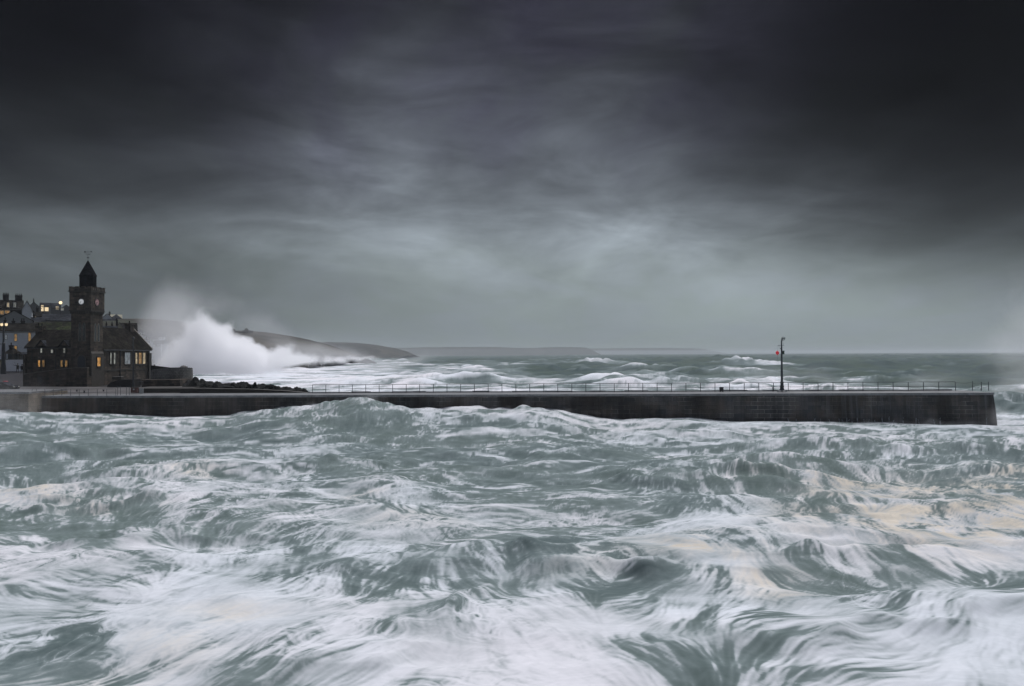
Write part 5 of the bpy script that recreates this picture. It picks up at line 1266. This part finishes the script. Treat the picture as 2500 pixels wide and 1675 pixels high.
def person(label, X, Yf, D, pose, upper, rz=0.0):
    p = P(X, Yf, D); h = 1.76
    J = {'pel': (0, 0, .95), 'sp': (0, 0, 1.15), 'ch': (0, .01, 1.36), 'nk': (0, 0, 1.50), 'hd0': (0, 0, 1.585), 'hd1': (0, -.015, 1.68), 'hd2': (0, 0, 1.745)}
    rad = {'pel': .155, 'sp': .15, 'ch': .175, 'nk': .062, 'hd0': .085, 'hd1': .105, 'hd2': .07}
    E = [('pel', 'sp'), ('sp', 'ch'), ('ch', 'nk'), ('nk', 'hd0'), ('hd0', 'hd1'), ('hd1', 'hd2')]
    for s, sx in (('l', -1), ('r', 1)):
        st = .10 if pose == 'point' else .05
        J.update({s + 'hip': (sx * .10, 0, .90), s + 'kn': (sx * (.11 + st * .5), -.02, .49), s + 'an': (sx * (.12 + st), .02, .08), s + 'toe': (sx * (.13 + st), -.15, .04), s + 'sh': (sx * .20, 0, 1.42)})
        rad.update({s + 'hip': .105, s + 'kn': .068, s + 'an': .048, s + 'toe': .04, s + 'sh': .078})
        E += [('pel', s + 'hip'), (s + 'hip', s + 'kn'), (s + 'kn', s + 'an'), (s + 'an', s + 'toe'), ('ch', s + 'sh')]
        if pose == 'point' and s == 'l':
            J.update({s + 'el': (-.47, -.04, 1.45), s + 'wr': (-.73, -.07, 1.52), s + 'ha': (-.82, -.08, 1.54)})
        elif pose == 'pockets':
            J.update({s + 'el': (sx * .32, .06, 1.15), s + 'wr': (sx * .22, -.12, .98), s + 'ha': (sx * .17, -.14, .95)})
        else:
            J.update({s + 'el': (sx * .28, .03, 1.14), s + 'wr': (sx * .30, -.05, .90), s + 'ha': (sx * .29, -.07, .82)})
        rad.update({s + 'el': .056, s + 'wr': .040, s + 'ha': .038}); E += [(s + 'sh', s + 'el'), (s + 'el', s + 'wr'), (s + 'wr', s + 'ha')]
    names = list(J); me = bpy.data.meshes.new('person'); me.from_pydata([J[n] for n in names], [(names.index(a), names.index(b)) for a, b in E], [])
    o = bpy.data.objects.new('person', me); col.objects.link(o); o.location = p; o.rotation_euler = (0, 0, rz)
    sk = o.modifiers.new('skin', 'SKIN'); sk.use_smooth_shade = True
    for i, n in enumerate(names): me.skin_vertices[0].data[i].radius = (rad[n], rad[n] * .85)
    me.skin_vertices[0].data[names.index('pel')].use_root = True
    ss = o.modifiers.new('sub', 'SUBSURF'); ss.levels = 1; ss.render_levels = 1
    # bake the modifiers so that clothing can be coloured by height
    dg = bpy.context.evaluated_depsgraph_get(); m2 = bpy.data.meshes.new_from_object(o.evaluated_get(dg)); o.modifiers.clear(); o.data = m2
    m2.materials.clear(); 
    for q in (MT[upper], MT['trousers'], MT['skin']): m2.materials.append(q)
    for f in m2.polygons:
        z = f.center.z; x = f.center.x
        f.material_index = 1 if z < .92 and abs(x) < .26 else (2 if z > 1.53 and abs(x) < .15 else 0)
        if pose == 'point' and x < -.73: f.material_index = 2
        if pose != 'point' and abs(x) > .2 and z < .88 and z > .7: f.material_index = 2
    hair = MB().ball((0, .015, 1.70), .118, 2, (1, 1.05, .95)).build('hood' if pose == 'pockets' else 'cap', MT[upper], o, smooth=True)
    hair.location = (0, .02, .01)
    tag(o, label, 'person')
    # coat skirt
    MB().lathe([(.20, .80), (.19, .95), (.185, 1.2), (.21, 1.38), (.12, 1.5)], (0, 0, 0), 14).build('coat', MT[upper], o, smooth=True)
    if pose == 'point':
        st = MB().tube((-.34, -.12, 1.55), (-.48, -.12, 2.1), .014, .008, 5).build('walking_stick', MT['iron']); st.location = p; tag(st, 'thin raised stick held by the pointing person', 'stick')
    return o

def build_street():
    person('person in dark olive jacket pointing left with an outstretched arm', 43, 911, 148, 'point', 'jacket')
    person('person in a bulky black coat standing beside the pointing one', 54, 913, 147.5, 'pockets', 'coat', .3)
    # big lamp standard at the left edge
    p = P(8.5, 907, 146); k = 146 / FPX; H = (907 - 796) * k; r = empty('street_lamp', tuple(p), 0, label='thick dark lamp standard with glowing lanterns at the left edge', cat='street lamp')
    MB().lathe([(.48, -.5), (.46, .6), (.34, 1.6), (.28, H * .5), (.26, H * .62), (.16, H * .64), (.13, H)], (0, 0, 0), 12).build('column', MT['iron'], r)
    MB().box(-.55, .75, -.05, .05, H - .15, H).build('cross_arm', MT['iron'], r)
    for sx in (-.35, .5):
        l = MB().lathe([(.10, H), (.22, H + .12), (.22, H + .48), (.05, H + .65)], (sx, 0, 0), 8).build('lantern', MT['lamp_warm'], r)
        MB().lathe([(.25, H + .48), (.06, H + .72)], (sx, 0, 0), 8).build('lantern_cap', MT['iron'], l)
    mb = MB(); mb.path([Vector((-.5, 0, H * .35)), Vector((-2.0, 0, H * .42))], .05, 5); mb.path([Vector((-.4, 0, H * .6)), Vector((-1.2, 0, H * .62)), Vector((-1.3, 0, H * .72))], .05, 5); mb.build('bracket', MT['iron'], r)
    # hilltop lamp
    p = P(148, 775, 290); k = 290 / FPX; H = (775 - 741) * k; r = empty('street_lamp', tuple(p), 0, label='hilltop street lamp with a round glowing globe above the roofs', cat='street lamp')
    MB().lathe([(.12, -2), (.07, H)], (0, 0, 0), 8).build('column', MT['iron'], r); MB().ball((0, 0, H + .3), .55, 3).build('globe', MT['lamp_ball'], r, smooth=True)
    # car
    p = P(6, 950, 118); p.z = 3.78; r = empty('parked_car', tuple(p), R(0), label='dark car with red tail lamp parked behind the quay corner', cat='car')
    prof = [(-2.1, .35), (2.05, .35), (2.12, .55), (2.05, .82), (1.25, .95), (.55, 1.38), (-.9, 1.42), (-1.75, 1.0), (-2.1, .9)]
    bm = MB(); bm.prism([(x, -.82, z) for x, z in prof], (0, 1.64, 0)); body = bm.build('body', MT['car'], r, bevel=.05)
    MB().prism([(x, -.826, z) for x, z in ((-1.45, .98), (1.1, .96), (.5, 1.32), (-.85, 1.35))], (0, 1.652, 0)).build('window', MT['glass'], r)
    for x in (-1.3, 1.3):
        for y in (-.78, .78):
            wh = MB().tube((x, y - .1, .33), (x, y + .1, .33), .33, .33, 18).build('wheel', MT['rubber'], r); MB().tube((x, y - .112, .33), (x, y + .112, .33), .19, .19, 12).build('rim', MT['chrome'], wh)
    for y in (-.6, .6):
        MB().ball((2.08, y, .72), .12, 1, (.5, 1.6, .8)).build('headlight', MT['cold'], r); MB().ball((-2.06, y, .85), .1, 1, (.5, 1.4, 1)).build('tail_light', MT['red'], r)
    p = P(14, 932, 124); o = MB().ball((0, 0, .0), .34, 2, (1.3, .9, .45)).build('parasol_cover', MT['red_paint'], None, smooth=True); o.location = (p.x, p.y, p.z); tag(o, 'small red domed cover above the dark car roof', 'cover')
    MB().tube((0, 0, -1.3), (0, 0, .02), .03, .03, 6).build('pole', MT['iron'], o)

# ------------------------------------------------------------------ spray and mist
def spray_volume(name, label, D, blobs, deep, dens, box, nscale, seed=0, nlow=.40, nhigh=.58, aniso=.2, feather=None, steps=.35, namp=1.3):
    """blobs: (X, Y, rx px, ry px, weight) on the plane D metres out; thickness = deep"""
    k = D / FPX; a = P(box[0], box[3], D); b = P(box[2], box[1], D)
    o = MB().box(a.x, b.x, D - deep, D + deep, max(a.z, -1.2), b.z).build(name, None); tag(o, label, 'spray', kind='stuff')
    m = bpy.data.materials.new(name + '_water_droplets'); m.use_nodes = True; t = NT(m.node_tree); t.n.clear(); v = coords(t, 'Object')
    x, y, z = t.sep(v)
    wn = t.new('ShaderNodeTexNoise'); t.put(wn.inputs['Vector'], v); wn.inputs['Scale'].default_value = nscale * .6; wn.inputs['Detail'].default_value = 3
    wv = t.vm('ADD', v, t.vm('SCALE', t.vm('SUBTRACT', wn.outputs['Color'], (.5, .5, .5)), scale=1.2 / nscale)); x, y, z = t.sep(wv)
    tot = None
    for X, Y, rx, ry, wt in blobs:
        c = P(X, Y, D)
        q = t.m('ADD', t.m('POWER', t.m('DIVIDE', t.m('SUBTRACT', x, c.x), rx * k), 2.0), t.m('POWER', t.m('DIVIDE', t.m('SUBTRACT', z, c.z), ry * k), 2.0))
        q = t.m('ADD', q, t.m('POWER', t.m('DIVIDE', t.m('SUBTRACT', y, D), deep * .55), 2.0))
        g = t.m('MULTIPLY', t.m('EXPONENT', t.m('MULTIPLY', q, -1.0)), wt)
        tot = g if tot is None else t.m('ADD', tot, g)
    n = t.noise(wv, nscale, 8, .7)
    d = t.m('SUBTRACT', t.m('ADD', tot, t.m('MULTIPLY', t.m('SUBTRACT', n, .5), namp)), nlow)
    d = t.m('MULTIPLY', t.maprange(d, 0, nhigh), dens)
    d = t.m('MULTIPLY', d, t.maprange(tot, .02, .2))
    pv = t.new('ShaderNodeVolumePrincipled'); pv.inputs['Color'].default_value = (.995, .995, 1, 1); pv.inputs['Anisotropy'].default_value = aniso; t.put(pv.inputs['Density'], d)
    out = t.new('ShaderNodeOutputMaterial'); t.l.new(pv.outputs[0], out.inputs['Volume'])
    o.data.materials.clear(); o.data.materials.append(m)
    try: m.cycles.volume_step_rate = steps
    except Exception: pass
    return o
def build_spray():
    spray_volume('spray', 'towering white burst of spray breaking on the rocks behind the sea wall', 270,
                 [(492, 808, 30, 26, .8), (520, 822, 30, 24, .7), (470, 840, 55, 45, 1.0), (535, 843, 40, 37, 1.05), (572, 858, 45, 32, .9), (603, 870, 40, 22, .85), (624, 860, 22, 19, .85), (662, 878, 40, 17, .85), (686, 866, 16, 14, .75), (730, 878, 40, 11, .65), (440, 885, 50, 40, .8), (500, 775, 20, 34, .5), (500, 895, 130, 28, 1.2), (640, 895, 90, 14, .9), (770, 880, 70, 11, .75), (880, 876, 80, 7, .6), (700, 850, 30, 16, .5), (545, 800, 16, 14, .5), (590, 835, 14, 14, .5)],
                 16, .30, (350, 700, 1010, 915), .16, nlow=.36, nhigh=.85, namp=3.0)
    spray_volume('mist', 'thin drifting spray veil over the village slope and sea wall', 240,
                 [(420, 800, 75, 70, .75), (400, 860, 60, 60, .7), (520, 745, 110, 42, .28), (660, 810, 80, 35, .42), (780, 855, 110, 22, .9), (930, 866, 120, 12, .8), (440, 730, 110, 45, .20)],
                 22, .035, (280, 600, 1120, 912), .04, nlow=.12, nhigh=.8, steps=.6)
    spray_volume('mist', 'pale spray cloud rising beyond the pier head at the right edge', 135,
                 [(2540, 840, 130, 70, .8), (2470, 1000, 55, 50, 2.2), (2560, 930, 100, 70, .9), (2600, 740, 130, 90, .6)],
                 9, .050, (2200, 500, 3100, 1060), .12, nlow=.10, nhigh=.9, steps=.6)
    spray_volume('mist', 'soft spray blowing over the railing at the seaward part of the pier', 125,
                 [(2050, 925, 180, 30, .7), (1870, 905, 70, 25, .7), (2300, 915, 120, 35, .6), (1600, 930, 90, 22, .5), (1450, 920, 120, 20, .3)],
                 8, .034, (1250, 830, 2500, 975), .10, nlow=.10, nhigh=.9, steps=.6)
    spray_volume('mist', 'low veil of spray around the quay corner at the left edge', 101,
                 [(0, 1000, 120, 26, .9), (60, 960, 90, 40, .5), (-60, 960, 120, 60, .6), (885, 985, 50, 10, .6), (800, 1000, 60, 9, .5)],
                 1.8, .055, (-250, 880, 1050, 1018), .35, nlow=.10, nhigh=.9, steps=.6)

def build_pier_foot_mist():
    spray_volume('mist', 'thin spray smoking along the foot of the pier', 96.2,
                 [(2300, 1040, 150, 13, .9), (2050, 1038, 160, 9, .6), (1700, 1036, 200, 9, .5), (1300, 1006, 160, 9, .6), (1000, 1004, 90, 10, .6), (885, 978, 45, 14, .9), (780, 995, 60, 10, .7), (2440, 1020, 40, 28, 1.0), (600, 1018, 90, 9, .5)],
                 1.2, .22, (450, 930, 2520, 1052), .55, nlow=.12, nhigh=.9, steps=.6)
# ------------------------------------------------------------------ build everything
HEATH = heath_material()
build_sea()
build_land()
headland('hill', [(120, 790), (300, 778), (340, 778), (400, 781), (440, 785), (480, 795), (520, 812), (560, 838), (600, 865), (625, 880)], 470, 110, 120, 'green hill behind the village dropping to the sea', 3)
headland('headland', [(300, 800), (480, 802), (520, 805), (560, 808), (610, 808), (650, 811), (700, 819), (740, 827), (775, 836), (800, 845), (825, 858), (850, 869)], 650, 150, 150, 'brown heath headland carrying the cliff house', 31, skew=.0)
headland('headland', [(440, 812), (560, 830), (600, 838), (640, 846), (680, 858), (712, 870), (735, 878), (752, 884)], 560, 60, 50, 'dark cliff spur in front of the cliff house headland', 61)
headland('headland', [(700, 830), (790, 836), (830, 835.5), (870, 837), (920, 842), (940, 846), (965, 850), (990, 857), (1012, 867)], 2300, 300, 300, 'middle headland fading into sea haze', 91)
headland('headland', [(900, 850), (1000, 850.5), (1050, 848.5), (1100, 848), (1160, 849), (1230, 850), (1300, 850), (1350, 848.5), (1400, 849), (1420, 850), (1432, 858), (1440, 865)], 6500, 900, 500, 'long far headland with a blunt cliff end', 131)
headland('headland', [(1300, 852), (1450, 851), (1560, 850), (1640, 850), (1700, 851), (1722, 856), (1740, 861)], 12500, 800, 600, 'faintest headland low on the horizon', 171, rough=.5)
build_institute()
build_village()
build_pier()
build_shore()
build_street()
build_spray()
build_pier_foot_mist()

# ------------------------------------------------------------------ air
hz = MB().box(-17500 * 3.6, 17500 * 3.6, -60, 17300, -5, 44).build('haze', None); tag(hz, 'grey sea haze over the whole bay', kind='stuff')
hm = bpy.data.materials.new('sea_haze'); hm.use_nodes = True; t = NT(hm.node_tree); t.n.clear()
pv = t.new('ShaderNodeVolumePrincipled'); pv.inputs['Color'].default_value = (.88, .93, .97, 1); pv.inputs['Density'].default_value = .00014; pv.inputs['Anisotropy'].default_value = .0
out = t.new('ShaderNodeOutputMaterial'); t.l.new(pv.outputs[0], out.inputs['Volume'])
hz.data.materials.clear(); hz.data.materials.append(hm)
